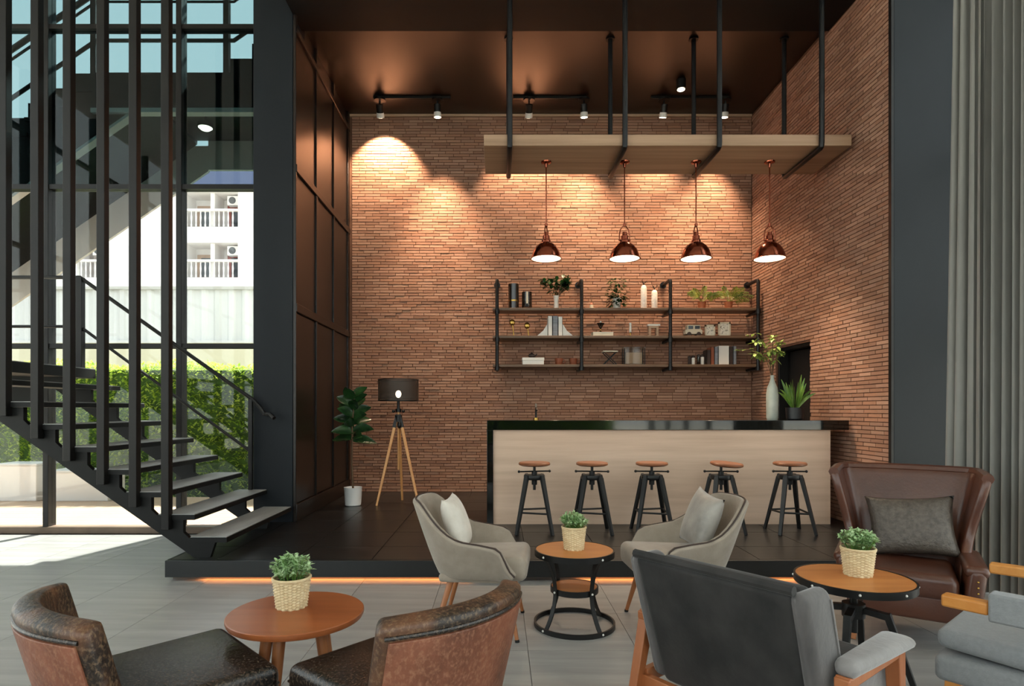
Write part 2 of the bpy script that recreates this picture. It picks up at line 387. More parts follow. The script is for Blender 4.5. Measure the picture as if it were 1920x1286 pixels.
# ---- brick walls: a mortar slab with every brick proud of it
TINT = [(0.325, 0.175, 0.112), (0.345, 0.190, 0.124), (0.285, 0.145, 0.092), (0.335, 0.183, 0.124), (0.275, 0.142, 0.092), (0.365, 0.208, 0.140), (0.31, 0.156, 0.096)]
def brick_wall(parent, fixed, axis, a0, a1, z0, z1, holes, single, count):
    PT, BL, BH = 0.040, 0.205, 0.0315; rnd = random.Random(3)
    mb = MB(); cols = []; cand = []
    nz = int((z1 - z0) / PT)
    for k in range(nz):
        z = z0 + PT * k + 0.004; t = a0 - BL * (0.5 if k % 2 else 0.0) - 0.03 * rnd.random()
        while t < a1 - 0.02:
            L = BL + rnd.uniform(-0.02, 0.02); lo, hi = max(a0, t), min(a1, t + L - 0.008); t += L
            if hi - lo < 0.02: continue
            if any(h[0] < hi and h[1] > lo and h[2] < z + BH and h[3] > z for h in holes):
                for h in holes:
                    if h[2] < z + BH and h[3] > z and h[0] < hi and h[1] > lo:
                        if lo < h[0]: hi = h[0]
                        elif hi > h[1]: lo = h[1]
                        else: hi = lo
                if hi - lo < 0.02: continue
            out = rnd.uniform(0.004, 0.010); tone = TINT[rnd.randrange(len(TINT))]; f = rnd.uniform(0.86, 1.12)
            cand.append((lo, hi, z, z + BH + rnd.uniform(-0.002, 0.001), out, tuple(c * f for c in tone)))
    order = sorted(range(len(cand)), key=lambda i: single(cand[i])); pick = set(order[:count])
    def put(m, lo, hi, za, zb, out):
        if axis == 'x': m.b2((fixed - out, lo, za), (fixed + 0.002, hi, zb))
        else: m.b2((lo, fixed - out, za), (hi, fixed + 0.002, zb))
    def colour(me, cs):
        at = me.color_attributes.new('tint', 'FLOAT_COLOR', 'CORNER'); data = []
        for p in me.polygons:
            c = cs[p.index // 6]; data += [*c, 1.0] * p.loop_total
        at.data.foreach_set('color', data)
    variants = {}
    for i, (lo, hi, za, zb, out, col) in enumerate(cand):
        if i in pick:
            key = (round((hi - lo) * 100), rnd.randrange(4)) 
            if key not in variants:
                m = MB(); L = hi - lo
                if axis == 'x': m.b2((-out, -L / 2, 0), (0.002, L / 2, BH))
                else: m.b2((-L / 2, -out, 0), (L / 2, 0.002, BH))
                me = bpy.data.meshes.new('brick'); me.from_pydata(m.v, [], m.f); colour(me, [col]); me.materials.append(MATS['brick']); variants[key] = me
            inst(variants[key], 'brick', parent, (fixed, (lo + hi) / 2, za) if axis == 'x' else ((lo + hi) / 2, fixed, za))
        else: put(mb, lo, hi, za, zb, out); cols.append(col)
    me = bpy.data.meshes.new('brick_courses'); me.from_pydata(mb.v, [], mb.f); colour(me, cols); me.materials.append(MATS['brick'])
    o = inst(me, 'brick_courses', parent); o['kind'] = 'stuff'; return o
wb = struct(MB().b2((XL - 0.2, YB, 0), (XR + 0.2, YB + 0.2, ZC + 0.1)).build('wall_back', 'mortar'), 'warm brown thin brick wall behind the bar shelves', 'wall')
brick_wall(wb, YB, 'y', XL + 0.04, XR - 0.012, ZP + 0.002, ZC - 0.03, [], lambda c: abs((c[0] + c[1]) / 2 + 0.9) * 0.5 + abs(c[2] - 1.9), 300)
MB().b2((XL + 0.002, YB - 0.03, ZC - 0.032), (XR - 0.01, YB, ZC - 0.002)).build('top_trim', 'ext_tan', wb)
DH = (6.90, 7.76, 0.0, 2.10)
YE = 5.475
m = MB(); holes_boxes(m, YE, YB, 0.0, ZC + 0.1, [DH], XR, XR + 0.18, 'x')
wr = struct(m.build('wall_right', 'mortar'), 'shadowed thin brick side wall with a dark doorway next to the counter', 'wall')
brick_wall(wr, XR, 'x', YE + 0.03, YB - 0.02, ZP + 0.002, ZC - 0.01, [DH], lambda c: (c[0] - YE) + abs(c[2] - 1.5) * 0.2, 300)
dn = thing('door_1', 'dark doorway in the brick side wall behind the counter plants', 'door', (XR, 7.33, ZP), kind='structure')
MB().b2((0.10, -0.46, -0.1), (0.9, -0.43, 2.2)).b2((0.10, 0.43, -0.1), (0.9, 0.46, 2.2)).b2((0.9, -0.46, -0.1), (0.93, 0.46, 2.2)).b2((0.1, -0.46, 2.0), (0.9, 0.46, 2.03)).b2((0.1, -0.46, -0.12), (0.9, 0.46, -0.1)).build('passage', 'door_dark', dn, ang=0)
MB().b2((0.02, -0.43, 0), (0.14, -0.39, 1.94)).b2((0.02, 0.39, 0), (0.14, 0.43, 1.94)).b2((0.02, -0.43, 1.90), (0.14, 0.43, 1.94)).build('door_frame', 'black_metal', dn, bevel=0.004)
MB().b2((0.16, -0.385, 0.01), (0.20, 0.385, 1.895)).build('door_leaf', 'door_dark', dn, bevel=0.003)

# ---- panelled wall on the left of the bar, pillars, beam, ceilings
wl = struct(MB().b2((XL - 0.2, 6.6, 0), (XL - 0.02, YB, ZC + 0.1)).build('wall_left', 'panel_brown'), 'dark brown wood panelled wall between black pillar and brick wall', 'wall')
ys = [6.225, 6.26, 6.93, 6.985, 7.655, 7.71, 8.38, 8.47]; zs = [0.16, 0.34, 2.33, 2.42, 3.78, 3.86, 5.22, 5.28]
for i in range(0, 8, 2):
    MB().b2((XL - 0.02, ys[i], ZP), (XL + 0.012, ys[i + 1], ZC - 0.002)).build('stile', 'panel_brown', wl, bevel=0.004)
for i in range(0, 8, 2):
    MB().b2((XL - 0.02, 6.23, zs[i]), (XL + 0.020, 8.47, zs[i + 1])).build('rail', 'panel_brown', wl, bevel=0.006)
for i in (1, 3, 5):
    for k in (1, 3, 5):
        MB().b2((XL - 0.02, ys[i] + 0.004, zs[k] + 0.004), (XL - 0.006, ys[i + 1] - 0.004, zs[k + 1] - 0.004)).build('panel', 'panel_brown', wl, bevel=0.003)
struct(MB().b2((-2.534, 6.22, 0), (XL - 0.021, 6.60, ZT)).build('wall_pillar_left', 'pillar', bevel=0.006), 'tall blue-black pillar between the glass wall and the bar alcove', 'pillar')
struct(MB().b2((XR + 0.012, YE - 0.01, 0), (4.42, YE + 0.30, ZT)).build('wall_pillar_right', 'pillar', bevel=0.004), 'tall dark slate pillar between brick wall and grey curtain', 'pillar')
struct(MB().b2((XR - 0.012, YE - 0.012, 0), (XR + 0.011, YE + 0.028, ZT)).build('corner_strip', 'black_metal'), 'thin black corner strip edging the brick side wall', 'trim')  # thin black strip down the corner edge
struct(MB().b2((XL - 0.02, 5.78, 5.40), (XR - 0.013, 6.50, ZT)).build('ceiling_beam', 'beam_black'), 'black beam across the front of the bar alcove ceiling', 'beam')
struct(MB().b2((XL - 0.2, 6.501, ZC), (XR + 0.2, YB + 0.2, ZC + 0.2)).build('ceiling', 'ceiling_brown'), 'glossy dark brown ceiling above the bar', 'ceiling')
struct(MB().b2((-7.0, -5.1, ZT), (4.5, 6.62, ZT + 0.2)).build('ceiling_lounge', 'plaster_white'), 'white ceiling of the tall lounge', 'ceiling')

# ---- glass walls
def glazing(name, label, a0, a1, z0, z1, cols, rows, fixed, axis, gm, fm, wv=0.06, hv=0.05, dp=0.12, sill=None):
    t = thing(name, label, 'window', kind='structure')
    def bx(lo, hi, zl, zh, d0, d1): return MB().b2((lo, fixed + d0, zl), (hi, fixed + d1, zh)) if axis == 'y' else MB().b2((fixed + d0, lo, zl), (fixed + d1, hi, zh))
    for c in cols: bx(c - wv / 2, c + wv / 2, z0, z1, 0, dp).build('mullion', fm, t, bevel=0.004)
    for r in rows: bx(a0, a1, r - hv / 2, r + hv / 2, 0.012, dp - 0.012).build('transom', fm, t)
    if sill: bx(a0, a1, z0, z0 + sill, -0.02, dp + 0.02).build('sill', 'sill_frame', t, bevel=0.004)
    cc = sorted({a0, a1, *cols}); rr = sorted({z0 + (sill or 0), z1, *rows})
    for a, b in zip(cc, cc[1:]):
        for c, d in zip(rr, rr[1:]):
            if b - a > 0.1 and d - c > 0.1: bx(a + wv / 2, b - wv / 2, c + hv / 2, d - hv / 2, dp * 0.45, dp * 0.45 + 0.008).build('pane', 'teal_glass' if gm == 'tinted_glass' and c > 3.6 else gm, t, ang=0)
    return t
glazing('window_1', 'tall glass wall with slim dark mullions behind the staircase', -6.9, -2.54, 0.0, ZT, [-6.27, -4.83, -3.41], [2.0, 3.70, 5.41], YG, 'y', 'tinted_glass', 'mullion', sill=0.07)
glazing('window_2', 'side glass wall behind the grey curtain', -5.0, YE, 0.0, ZT, [-4.96, -3.4, -1.9, -0.4, 1.1, 2.6, 4.1, 5.43], [0.05, 2.0, 3.7, 5.41], 4.30, 'x', 'clear_glass', 'mullion')
glazing('window_3', 'glass front of the lounge facing the bar', -6.9, 4.3, 0.0, ZT, [-6.86, -5.2, -3.5, -1.8, -0.1, 1.6, 3.2, 4.27], [0.05, 2.4, 4.4], -5.0, 'y', 'clear_glass', 'mullion')
glazing('window_4', 'side glass wall of the lounge next to the stair landing', -5.0, YG, 0.0, ZT, [-4.9, -3.4, -1.9, -0.4, 1.1, 2.6, 4.1, 5.4], [0.05, 2.0, 3.7, 5.41], -7.02, 'x', 'clear_glass', 'mullion')

# ================================================================ OUTSIDE
struct(MB().b2((-70, -60, -0.6), (50, 90, -0.31)).build('ground', 'paving'), 'pale paving around the building', 'ground')
dk = struct(MB().b2((-10.5, 6.56, -0.3), (-2.4, 9.25, -0.05)).build('floor_terrace', 'soil'), 'pale timber terrace deck outside the glass wall', 'terrace')
pm = MB().b2((-4.05, -0.062, -0.03), (4.05, 0.062, 0.0)).mesh('plank', 0); pm.materials.append(MATS['deck_wood'])
for k in range(20): inst(pm, 'plank', dk, (-6.45, 6.64 + 0.133 * k, -0.02))
for (x0, x1, h, lb_) in ((-7.35, -6.75, 0.52, 'white low planter box on the deck next to the hedge end'), (-6.6, -5.7, 0.42, 'longer white planter box on the deck in front of the hedge')):
    t = thing('planter_box', lb_, 'planter', ((x0 + x1) / 2, 9.0, -0.02))
    hw = (x1 - x0) / 2
    MB().b2((-hw, -0.2, 0), (hw, 0.2, h)).build('body', 'ext_white', t, bevel=0.01); MB().b2((-hw - 0.02, -0.22, h), (hw + 0.02, 0.22, h + 0.03)).build('rim', 'ext_metal', t, bevel=0.005)
# hedge
hd = thing('hedge', 'clipped bright green leafy hedge outside the glass wall', 'hedge', (-5.9, 10.4, -0.31))
MB().b2((-3.2, -0.42, 0), (3.2, 0.42, 2.28)).build('hedge_core', 'hedge_core', hd)
m = MB(); rnd = random.Random(5)
for i in range(15000):
    x = rnd.uniform(-3.25, 3.25)
    if rnd.random() < 0.78: y, z = -0.42 - rnd.uniform(-0.04, 0.10), rnd.uniform(0.02, 2.33)
    else: y, z = rnd.uniform(-0.45, 0.45), 2.28 + rnd.uniform(-0.02, 0.14) + 0.05 * math.sin(x * 3.1)
    d = Vector((rnd.uniform(-1, 1), rnd.uniform(-1, 0.2), rnd.uniform(-0.5, 1)))
    m.leaf((x, y, z), d, rnd.uniform(0.05, 0.09), rnd.uniform(0.03, 0.05), 0.2, seg=2)
o = m.build('foliage', 'hedge_leaf', hd, ang=0); o['kind'] = 'stuff'
hb = copy_tree(hd); hb.location = (0.6, -8.2, -0.31); hb.rotation_euler = (0, 0, math.pi); hb['label'] = 'clipped green hedge on the far side of the lounge, reflected in the bar top'
struct(MB().b2((XL - 0.2, YB + 0.201, 0), (4.4, 10.0, 9.0)).build('wall_exterior', 'ext_white'), 'white outer wall of the building behind the bar', 'wall')
# corrugated shed
d = 16.0
sh = thing('shed', 'long white corrugated metal shed beyond the hedge', 'shed', (0, d, -0.31))
z0, z1 = 3.45, 4.80
m = MB(); x = -18.0; pts = []
while x < -3.4: pts += [(x, 0.0), (x + 0.06, -0.05), (x + 0.16, -0.05), (x + 0.22, 0.0)]; x += 0.36
pts.append((x, 0.0))
m.add([(a, b, z) for z in (z0, z1) for a, b in pts], [(i, i + 1, i + 1 + len(pts), i + len(pts)) for i in range(len(pts) - 1)])
m.build('cladding', 'ext_metal', sh, ang=0, solid=0.01)
MB().b2((-18, 0.06, 0), (-3.3, 3, 4.75)).build('wall', 'ext_pink', sh); MB().b2((-18.1, -0.12, z1), (-3.2, 3.2, z1 + 0.08)).build('roof_edge', 'ext_grey', sh)
MB().b2((-18, -0.1, 2.75), (-3.3, 0.06, z0)).build('lower_band', 'ext_cream', sh); MB().b2((-18, -0.14, z0 - 0.06), (-3.3, 0.06, z0)).build('drip_rail', 'ext_metal', sh)
# apartment block
d = 34.0
ab = thing('apartment_building', 'white apartment block with balustraded balconies beyond the shed', 'building', (0, d, -0.31))
bal = []
for (ua, ub, vt, vb) in ((345, 446, 360, 425), (345, 446, 455, 520), (95, 186, 455, 520), (95, 186, 360, 425)):
    bal.append((X(ua, d), X(ub, d), Z(vb, d) + 0.31, Z(vt, d) + 0.31))
m = MB(); holes_boxes(m, -34, -9.0, 0, 14.1, bal, 0, 1.4); m.build('wall', 'ext_white', ab, ang=0)
MB().b2((-34, 1.4, 0), (-9, 8, 14.1)).build('inner_wall', 'ext_white', ab, ang=0)
MB().b2((-34.4, -0.5, 14.1), (-8.6, 8, 15.1)).build('roof', 'ext_lilac', ab); MB().b2((-34.4, -0.6, 13.95), (-8.6, 8, 14.1)).build('eave', 'ext_white', ab)
rnd = random.Random(2)
blm = MB().lathe([(0.05, 0), (0.05, 0.12), (0.03, 0.2), (0.055, 0.5), (0.03, 0.75), (0.05, 0.86)], 6).mesh('baluster'); blm.materials.append(MATS['ext_white'])
for k, (a, b, c, e) in enumerate(bal):
    for s in range(int((b - a) / 0.26)): inst(blm, 'baluster', ab, (a + 0.13 + 0.26 * s, 0.06, c + 0.02))
    MB().b2((a - 0.05, -0.06, c + 0.88), (b + 0.05, 0.16, c + 1.0)).build('balcony_rail', 'ext_white', ab)
    mid = (a + b) / 2; MB().b2((mid - 0.12, 0.2, c), (mid + 0.12, 1.4, e)).build('partition', 'ext_white', ab)
    for q, (xa, xb) in enumerate(((a + 0.1, mid - 0.25), (mid + 0.35, b - 0.1))):
        w_ = MB().b2((xa, 1.30, c + 0.05), (xb, 1.40, e - 0.35)).build('window', 'ext_tan' if q == 0 else 'ext_red', ab)
        MB().b2((xa + 0.25, 1.26, c + 0.3), (xb - 0.12, 1.31, e - 0.55)).build('pane', 'ext_window', w_)
    ac = MB().b2((mid + 0.75, 0.35, e - 0.62), (mid + 1.5, 0.75, e - 0.08)).build('air_conditioner', 'ext_white', ab, bevel=0.03)
    MB().cyl((mid + 1.05, 0.33, e - 0.35), (mid + 1.05, 0.36, e - 0.35), 0.2, n=14).build('fan_grille', 'ac_dark', ac)

# outdoor steel stair beyond the glass
yn, yf = 6.78, 8.30
os_ = thing('outdoor_staircase', 'dark steel stair flight and landing outside the upper glass wall', 'staircase', (0, 0, 0))
lx, lz, run, rise = X(175, yn), 5.10, 0.245, 0.167
nst = 11
poly = [(lx, 4.68)]
bot = lambda x: 4.62 + (x - (-4.15)) * 0.70
prof = []
for k in range(nst): prof += [(lx - run * k, lz - rise * k), (lx - run * (k + 1), lz - rise * k)]
xe = lx - run * nst
poly = [(-4.15, 4.62)] + [(-4.15, lz)] + prof + [(xe, bot(xe))]
MB().prism(poly, yn, yn + 0.03).build('stringer', 'stair_metal', os_, ang=0)
MB().bar((xe, yn + 0.015, bot(xe)), (-4.15, yn + 0.015, 4.62), 0.10, 0.03, up=(0, 0, 1)).build('flange', 'ext_white', os_)
gb = lambda x: 4.62 + (x + 4.0) * 0.69
MB().prism([(-4.0, 4.60), (-4.0, 4.95), (-4.25, 4.95), (xe, gb(xe) + 0.45), (xe, gb(xe))], yf, yf + 0.04).build('stringer', 'ext_white', os_, ang=0)
tm = MB().b2((-run - 0.03, yn - 0.02, -0.045), (0.0, yf, 0.0)).mesh('tread', 0); tm.materials.append(MATS['stair_metal'])
for k in range(1, nst): inst(tm, 'tread', os_, (lx - run * (k - 1), 0, lz - rise * k))
MB().prism([(-4.15, 4.97), (-4.15, 5.02), (xe, bot(xe) + 0.43), (xe, bot(xe) + 0.38)], yn + 0.03, yf).build('soffit', 'stair_metal', os_, ang=0)
MB().b2((lx, yn + 0.03, 5.02), (-2.40, yf, 5.10)).build('landing', 'stair_metal', os_)
MB().b2((lx, yn - 0.02, 4.70), (-2.40, yn + 0.029, 5.10)).build('landing_beam', 'stair_metal', os_); MB().b2((lx + 0.0, yn - 0.05, 4.64), (-2.40, yn + 0.05, 4.69)).build('landing_flange', 'ext_white', os_)
MB().b2((-4.0, yf, 4.62), (-2.40, yf + 0.05, 5.10)).build('landing_fascia', 'ext_white', os_)
for k in range(3): MB().b2((-3.02 + run * k, yn, lz + rise * k), (-2.40, yf, lz + rise * (k + 1))).build('upper_step', 'stair_metal', os_)
def hr(dz, r=0.022):
    a = Vector((xe, yn + 0.05, lz - rise * nst + dz)); b = Vector((lx, yn + 0.05, lz + dz)); c = Vector((-3.0, yn + 0.05, lz + dz)); e = Vector((-2.4, yn + 0.05, lz + 0.41 + dz))
    MB().tube([a, b, c, e], r, 8).build('handrail', 'stair_metal', os_)
hr(0.95, 0.03); hr(0.84, 0.014); hr(0.40, 0.022)
for px_ in (lx - 1.1, lx - 0.02, -3.08):
    zb = lz - max(0, (lx - px_)) * 0.68
    MB().b2((px_ - 0.03, yn + 0.02, zb), (px_ + 0.03, yn + 0.08, zb + 0.95)).build('post', 'stair_metal', os_)
t = thing('landing_lamp', 'small round lamp glowing under the outdoor stair landing', 'lamp', (X(385, 7.25), 7.25, 5.018))
MB().cyl((0, 0, -0.27), (0, 0, 0), 0.012, n=10).build('stem', 'black_metal', t); MB().cyl((0, 0, -0.31), (0, 0, -0.26), 0.09, n=18).build('housing', 'black_metal', t); MB().lathe([(0.0001, -0.345), (0.05, -0.335), (0.08, -0.31)], 16).build('diffuser', 'bulb_warm', t)

# ================================================================ INDOOR STAIRCASE
st = thing('staircase', 'open black steel staircase with hanging rods rising to a landing', 'staircase', (0, 0, 0))
YN, YF = 4.70, 6.17
RUN, RISE, T1X, T1Z = 0.2505, 0.176, -2.12, 0.327
tb = MB().b2((-0.29, YN, -0.045), (0, YF, -0.006)).mesh('tread', 30); tb.materials.append(MATS['stair_metal'])
tt = MB().b2((-0.285, YN + 0.005, -0.006), (-0.005, YF - 0.005, 0.0)).mesh('tread_surface', 30); tt.materials.append(MATS['tread_top'])
for k in range(8):
    o = inst(tb, 'tread', st, (T1X - RUN * k, 0, T1Z + RISE * k)); inst(tt, 'tread_surface', o)
LZ = T1Z + RISE * 8; LXR = T1X - RUN * 8
MB().b2((-6.6, YN, LZ - 0.10), (LXR, YF, LZ - 0.006)).build('landing', 'stair_metal', st, bevel=0.004)
MB().b2((-6.6, YN, LZ - 0.006), (LXR - 0.005, YF - 0.005, LZ)).build('landing_surface', 'tread_top', st)
def stringer(y0, y1, name='stringer'):
    sl = 0.70; bz = lambda x: 0.20 + (-2.44 - x) * sl
    up = []
    for k in range(8):
        xr = T1X - RUN * k; zt = T1Z + RISE * k - 0.046
        up += [(xr - 0.10, max(ZP, zt - 0.10)), (xr - 0.10, zt), (xr - 0.27, zt)]
    xl = LXR - 0.05
    poly = [(-2.385, ZP), (T1X - 0.14, ZP)] + up[1:] + [(xl, LZ - 0.10), (-4.9, LZ - 0.10), (-4.9, LZ - 0.34), (-4.55, LZ - 0.34), (-4.45, bz(-4.45))]
    poly = [p for i, p in enumerate(poly) if i == 0 or p != poly[i - 1]]
    return MB().prism(poly, y0, y1).build(name, 'stair_metal', st, ang=0)
stringer(YN + 0.02, YN + 0.06); stringer(YF - 0.30, YF - 0.26)
for i, u in enumerate((10, 70, 130, 193, 253, 313)):
    x = X(u, YN - 0.01); k = (T1X - x) / RUN
    zb = 0.40 + (-2.60 - x) * 0.70
    MB().b2((x - 0.031, YN - 0.042, zb), (x + 0.031, YN + 0.019, ZT - 0.002)).build('rod', 'mullion', st, bevel=0.004)
# far handrail
yr = YF - 0.03
pz = Z(520, YF); p0 = P(150, 520, yr); p1 = P(475, 750, yr)
MB().tube([(-6.5, yr, p0.z), p0, p1, P(488, 764, yr), P(496, 776, yr), P(506, 776, yr - 0.02), P(514, 784, yr - 0.06)], 0.02, 8).build('handrail', 'black_metal', st)
q0 = P(150, 612, yr); q1 = P(468, 845, yr)
MB().tube([(-6.5, yr, q0.z), q0, q1], 0.016, 8).build('lower_rail', 'black_metal', st)
MB().b2((p0.x - 0.035, yr - 0.03, LZ), (p0.x + 0.035, yr + 0.03, p0.z)).build('post', 'mullion', st, bevel=0.003)
px_ = X(470, yr); MB().b2((px_ - 0.02, yr - 0.02, T1Z + RISE), (px_ + 0.02, yr + 0.02, Z(748, yr))).build('post', 'black_metal', st, bevel=0.003)

# ================================================================ CURTAIN
def cur(u, v):
    y = 4.60 - u * 1.35; z = 0.03 + v * (ZT - 0.10); y -= 0.10 * v * max(0, 1 - u * 4)
    ph = u * 2 * math.pi * 17 + 0.5 * math.sin(u * 31); a = 0.078 + 0.018 * math.sin(u * 23 + 1)
    return (3.49 - a * math.sin(ph) * (0.75 + 0.25 * (1 - v)) - 0.018 * math.sin(2 * ph + u * 9), y + 0.012 * math.sin(ph * 2 + v * 2), z)
cu = thing('curtain', 'floor-length grey pleated curtain by the dark slate pillar', 'curtain', (0, 0, 0))
MB().grid(cur, 17 * 14, 14).build('drape', 'curtain', cu, ang=0).data.polygons.foreach_set('use_smooth', [True] * ((17 * 14 - 1) * 13))
MB().b2((3.42, 3.0, ZT - 0.07), (3.52, 4.66, ZT - 0.002)).build('rail', 'black_metal', cu)
# ================================================================ BAR
yc = 6.06
ct = thing('bar_counter', 'long bar counter with pale wood front and glossy black stone top', 'counter', (X(925, yc), yc, ZP))
cx = ct.location.x; L1 = X(1557, yc + 0.03) - cx; Lt = X(1592, yc) - cx; l0 = X(913, yc) - cx
TH = Z(788, yc) - ZP; TB = Z(806, yc) - ZP
MB().b2((0.0, 0.03, 0.001), (L1, 0.06, TB - 0.001)).build('front_panel', 'pale_wood', ct)
MB().b2((L1 - 0.03, 0.06, 0.001), (L1, 0.62, TB - 0.001)).build('end_panel', 'pale_wood', ct)
MB().b2((l0, 0.0, TB), (Lt, 0.68, TH)).build('countertop', 'stone_black', ct, bevel=0.003)
MB().b2((l0, 0.002, 0.001), (-0.001, 0.68, TB)).build('waterfall_side', 'stone_black', ct, bevel=0.003)
MB().b2((0.01, 0.58, 0.001), (L1 - 0.03, 0.61, TB - 0.001)).build('back_panel', 'door_dark', ct)
CT = ZP + TH
# tap
t = thing('tap', 'small dark bar tap with brass collar on the counter', 'tap', (X(1005, 6.5), 6.5, CT))
MB().cyl((0, 0, 0), (0, 0, 0.02), 0.028, n=16).build('collar', 'brass', t); MB().tube([(0, 0, 0.02), (0, 0, 0.10), (0, -0.02, 0.125), (0, -0.08, 0.12), (0, -0.10, 0.10)], 0.011, 10).build('spout', 'black_metal', t)
MB().bar((0, 0, 0.125), (0.0, 0.03, 0.17), 0.02, 0.012).build('lever', 'black_metal', t)
# vase with trailing branch
t = thing('vase', 'tall pale grey bottle vase holding leafy trailing branches on the counter', 'vase', (X(1448, 6.48), 6.48, CT))
vh = (788 - 705) * 6.48 / F
MB().lathe([(0.052, 0), (0.060, 0.02), (0.062, vh * 0.55), (0.052, vh * 0.72), (0.026, vh * 0.86), (0.018, vh * 0.94), (0.022, vh), (0.012, vh), (0.012, vh * 0.9)], 24).build('body', 'grey_ceramic', t)
rnd = random.Random(11); m = MB(); lf = MB()
for k, (dx, dz) in enumerate(((-0.30, 0.50), (-0.18, 0.42), (-0.22, 0.26), (-0.05, 0.45), (0.12, 0.40), (0.10, 0.28), (-0.34, 0.32), (0.02, 0.30))):
    dy = rnd.uniform(-0.12, 0.12); pts = [Vector((0, 0, vh - 0.03)), Vector((dx * 0.15, dy * 0.2, vh + dz * 0.5)), Vector((dx * 0.6, dy * 0.7, vh + dz * 0.9)), Vector((dx, dy, vh + dz * 0.85))]
    m.tube(pts, 0.0035, 5)
    for j in range(16):
        f = rnd.uniform(0.25, 1) * 2.999; i = int(f); q = pts[i].lerp(pts[i + 1], f - i)
        lf.leaf(q, (rnd.uniform(-1, 1), rnd.uniform(-1, 1), rnd.uniform(-0.6, 0.6)), rnd.uniform(0.045, 0.08), 0.035, 0.3, seg=3)
m.build('branch', 'stem_brown', t); lf.build('foliage', 'vine_leaf', t, ang=60)
# black pot with blades
t = thing('potted_plant', 'spiky green plant in a matt black pot on the counter', 'plant', (X(1490, 6.48), 6.48, CT))
MB().lathe([(0.075, 0), (0.085, 0.01), (0.092, 0.13), (0.082, 0.13), (0.08, 0.11), (0.001, 0.11)], 24).build('pot', 'black_pot', t)
for k in range(22):
    a = k * 2.4; b = MB(); tl = rnd.uniform(0.1, 1); L = rnd.uniform(0.30, 0.46)
    b.leaf((0.02 * math.cos(a), 0.02 * math.sin(a), 0.105), (math.cos(a) * tl * 0.65, math.sin(a) * tl * 0.65, 1), L, 0.032, 0.12 + 0.3 * tl * tl, up=(math.sin(a), -math.cos(a), 0.1), seg=6)
    move(b, lambda v: v); b.build('leaf', 'blade_leaf', t, ang=60)

# ================================================================ STOOLS
def make_stool():
    t = thing('bar_stool', '', 'stool', (0, 0, ZP), group='bar stools along the counter')
    MB().lathe([(0.02, 0.625), (0.125, 0.628), (0.148, 0.638), (0.150, 0.652), (0.142, 0.662), (0.001, 0.660)], 28).build('seat', 'seat_wood', t)
    MB().cyl((0, 0, 0.40), (0, 0, 0.63), 0.013, n=10).build('screw_post', 'black_metal', t)
    MB().cyl((-0.15, 0, 0.575), (0.15, 0, 0.575), 0.007, n=8).ball((-0.15, 0, 0.575), 0.013).ball((0.15, 0, 0.575), 0.013).build('adjusting_bar', 'black_metal', t)
    MB().lathe([(0.02, 0.50), (0.095, 0.50), (0.10, 0.51), (0.10, 0.535), (0.095, 0.545), (0.02, 0.545)], 20).cyl((0, 0, 0.45), (0, 0, 0.57), 0.026, n=12).build('hub_plate', 'black_metal', t)
    for k in range(4):
        a = R(45 + 90 * k); c, s = math.cos(a), math.sin(a)
        b = MB().taper((c * 0.095, s * 0.095, 0.545), (c * 0.108, s * 0.108, 0.50), 0.035, 0.04, 0.03, 0.03, up=(c, s, 0))
        b.taper((c * 0.104, s * 0.104, 0.52), (c * 0.235, s * 0.235, 0.0), 0.042, 0.030, 0.032, 0.024, up=(c, s, 0)).build('leg', 'black_metal', t, bevel=0.003)
    q = []
    for k in range(4):
        a = R(45 + 90 * k); q.append((math.cos(a) * 0.185, math.sin(a) * 0.185, 0.205 - 0.012 * (k % 2)))
    for k in range(4): MB().tube([q[k], q[(k + 1) % 4]], 0.009, 8).build('footrest', 'black_metal', t)
    return t
stool0 = make_stool()
st_l = ['round wooden bar stool at the counter end under the tap, with squared legs', 'round wooden bar stool second from the tap end of the counter', 'round wooden bar stool at the middle of the counter', 'round wooden bar stool second from the brick wall, seat slightly tilted', 'round wooden bar stool nearest the brick side wall at the counter']
for i, (u, rz) in enumerate(((1002, -3), (1110, -2), (1222, -3), (1352, 3), (1481, -1))):
    o = stool0 if i == 0 else copy_tree(stool0)
    d_ = 5.70; o.location = (X(u, d_), d_, ZP); o.rotation_euler = (0, 0, R(rz)); o['label'] = st_l[i]
    for ch in o.children:
        if ch.name.startswith('adjusting_bar'): ch.rotation_euler = (0, 0, R(-rz + (12 if i == 0 else -6)))
        if i == 3 and ch.name.startswith('seat'): ch.rotation_euler = (R(3), R(3.5), 0); 

# ================================================================ HANGING PLANK
yq = 5.99; pl = thing('hanging_shelf', 'thick pale wood slab hung from black pipes above the bar', 'shelf', (0, 0, 0))
x0, x1 = X(907, yq), X(1597, yq); zb, zt = Z(273, yq), Z(252, yq); yb = 6.72
MB().b2((x0, yq, zb), (x1, yb, zt)).build('slab', 'plank_wood', pl, bevel=0.004)
for u in (956, 1172, 1349, 1541):
    x = X(u, yq - 0.03); r = 0.026; ya, ye = yq - r - 0.002, yb + r + 0.002
    MB().tube([(x, ya, 5.399), (x, ya, zb + 0.02), (x, ya + 0.006, zb - 0.018), (x, ya + 0.03, zb - r - 0.002), (x, ye - 0.03, zb - r - 0.002), (x, ye - 0.006, zb - 0.018), (x, ye, zb + 0.02), (x, ye, ZC - 0.002)], r, 10).build('pipe_hanger', 'pipe_black', pl)
    MB().cyl((x, ye, ZC - 0.02), (x, ye, ZC - 0.002), 0.05, n=16).build('ceiling_flange', 'pipe_black', pl)

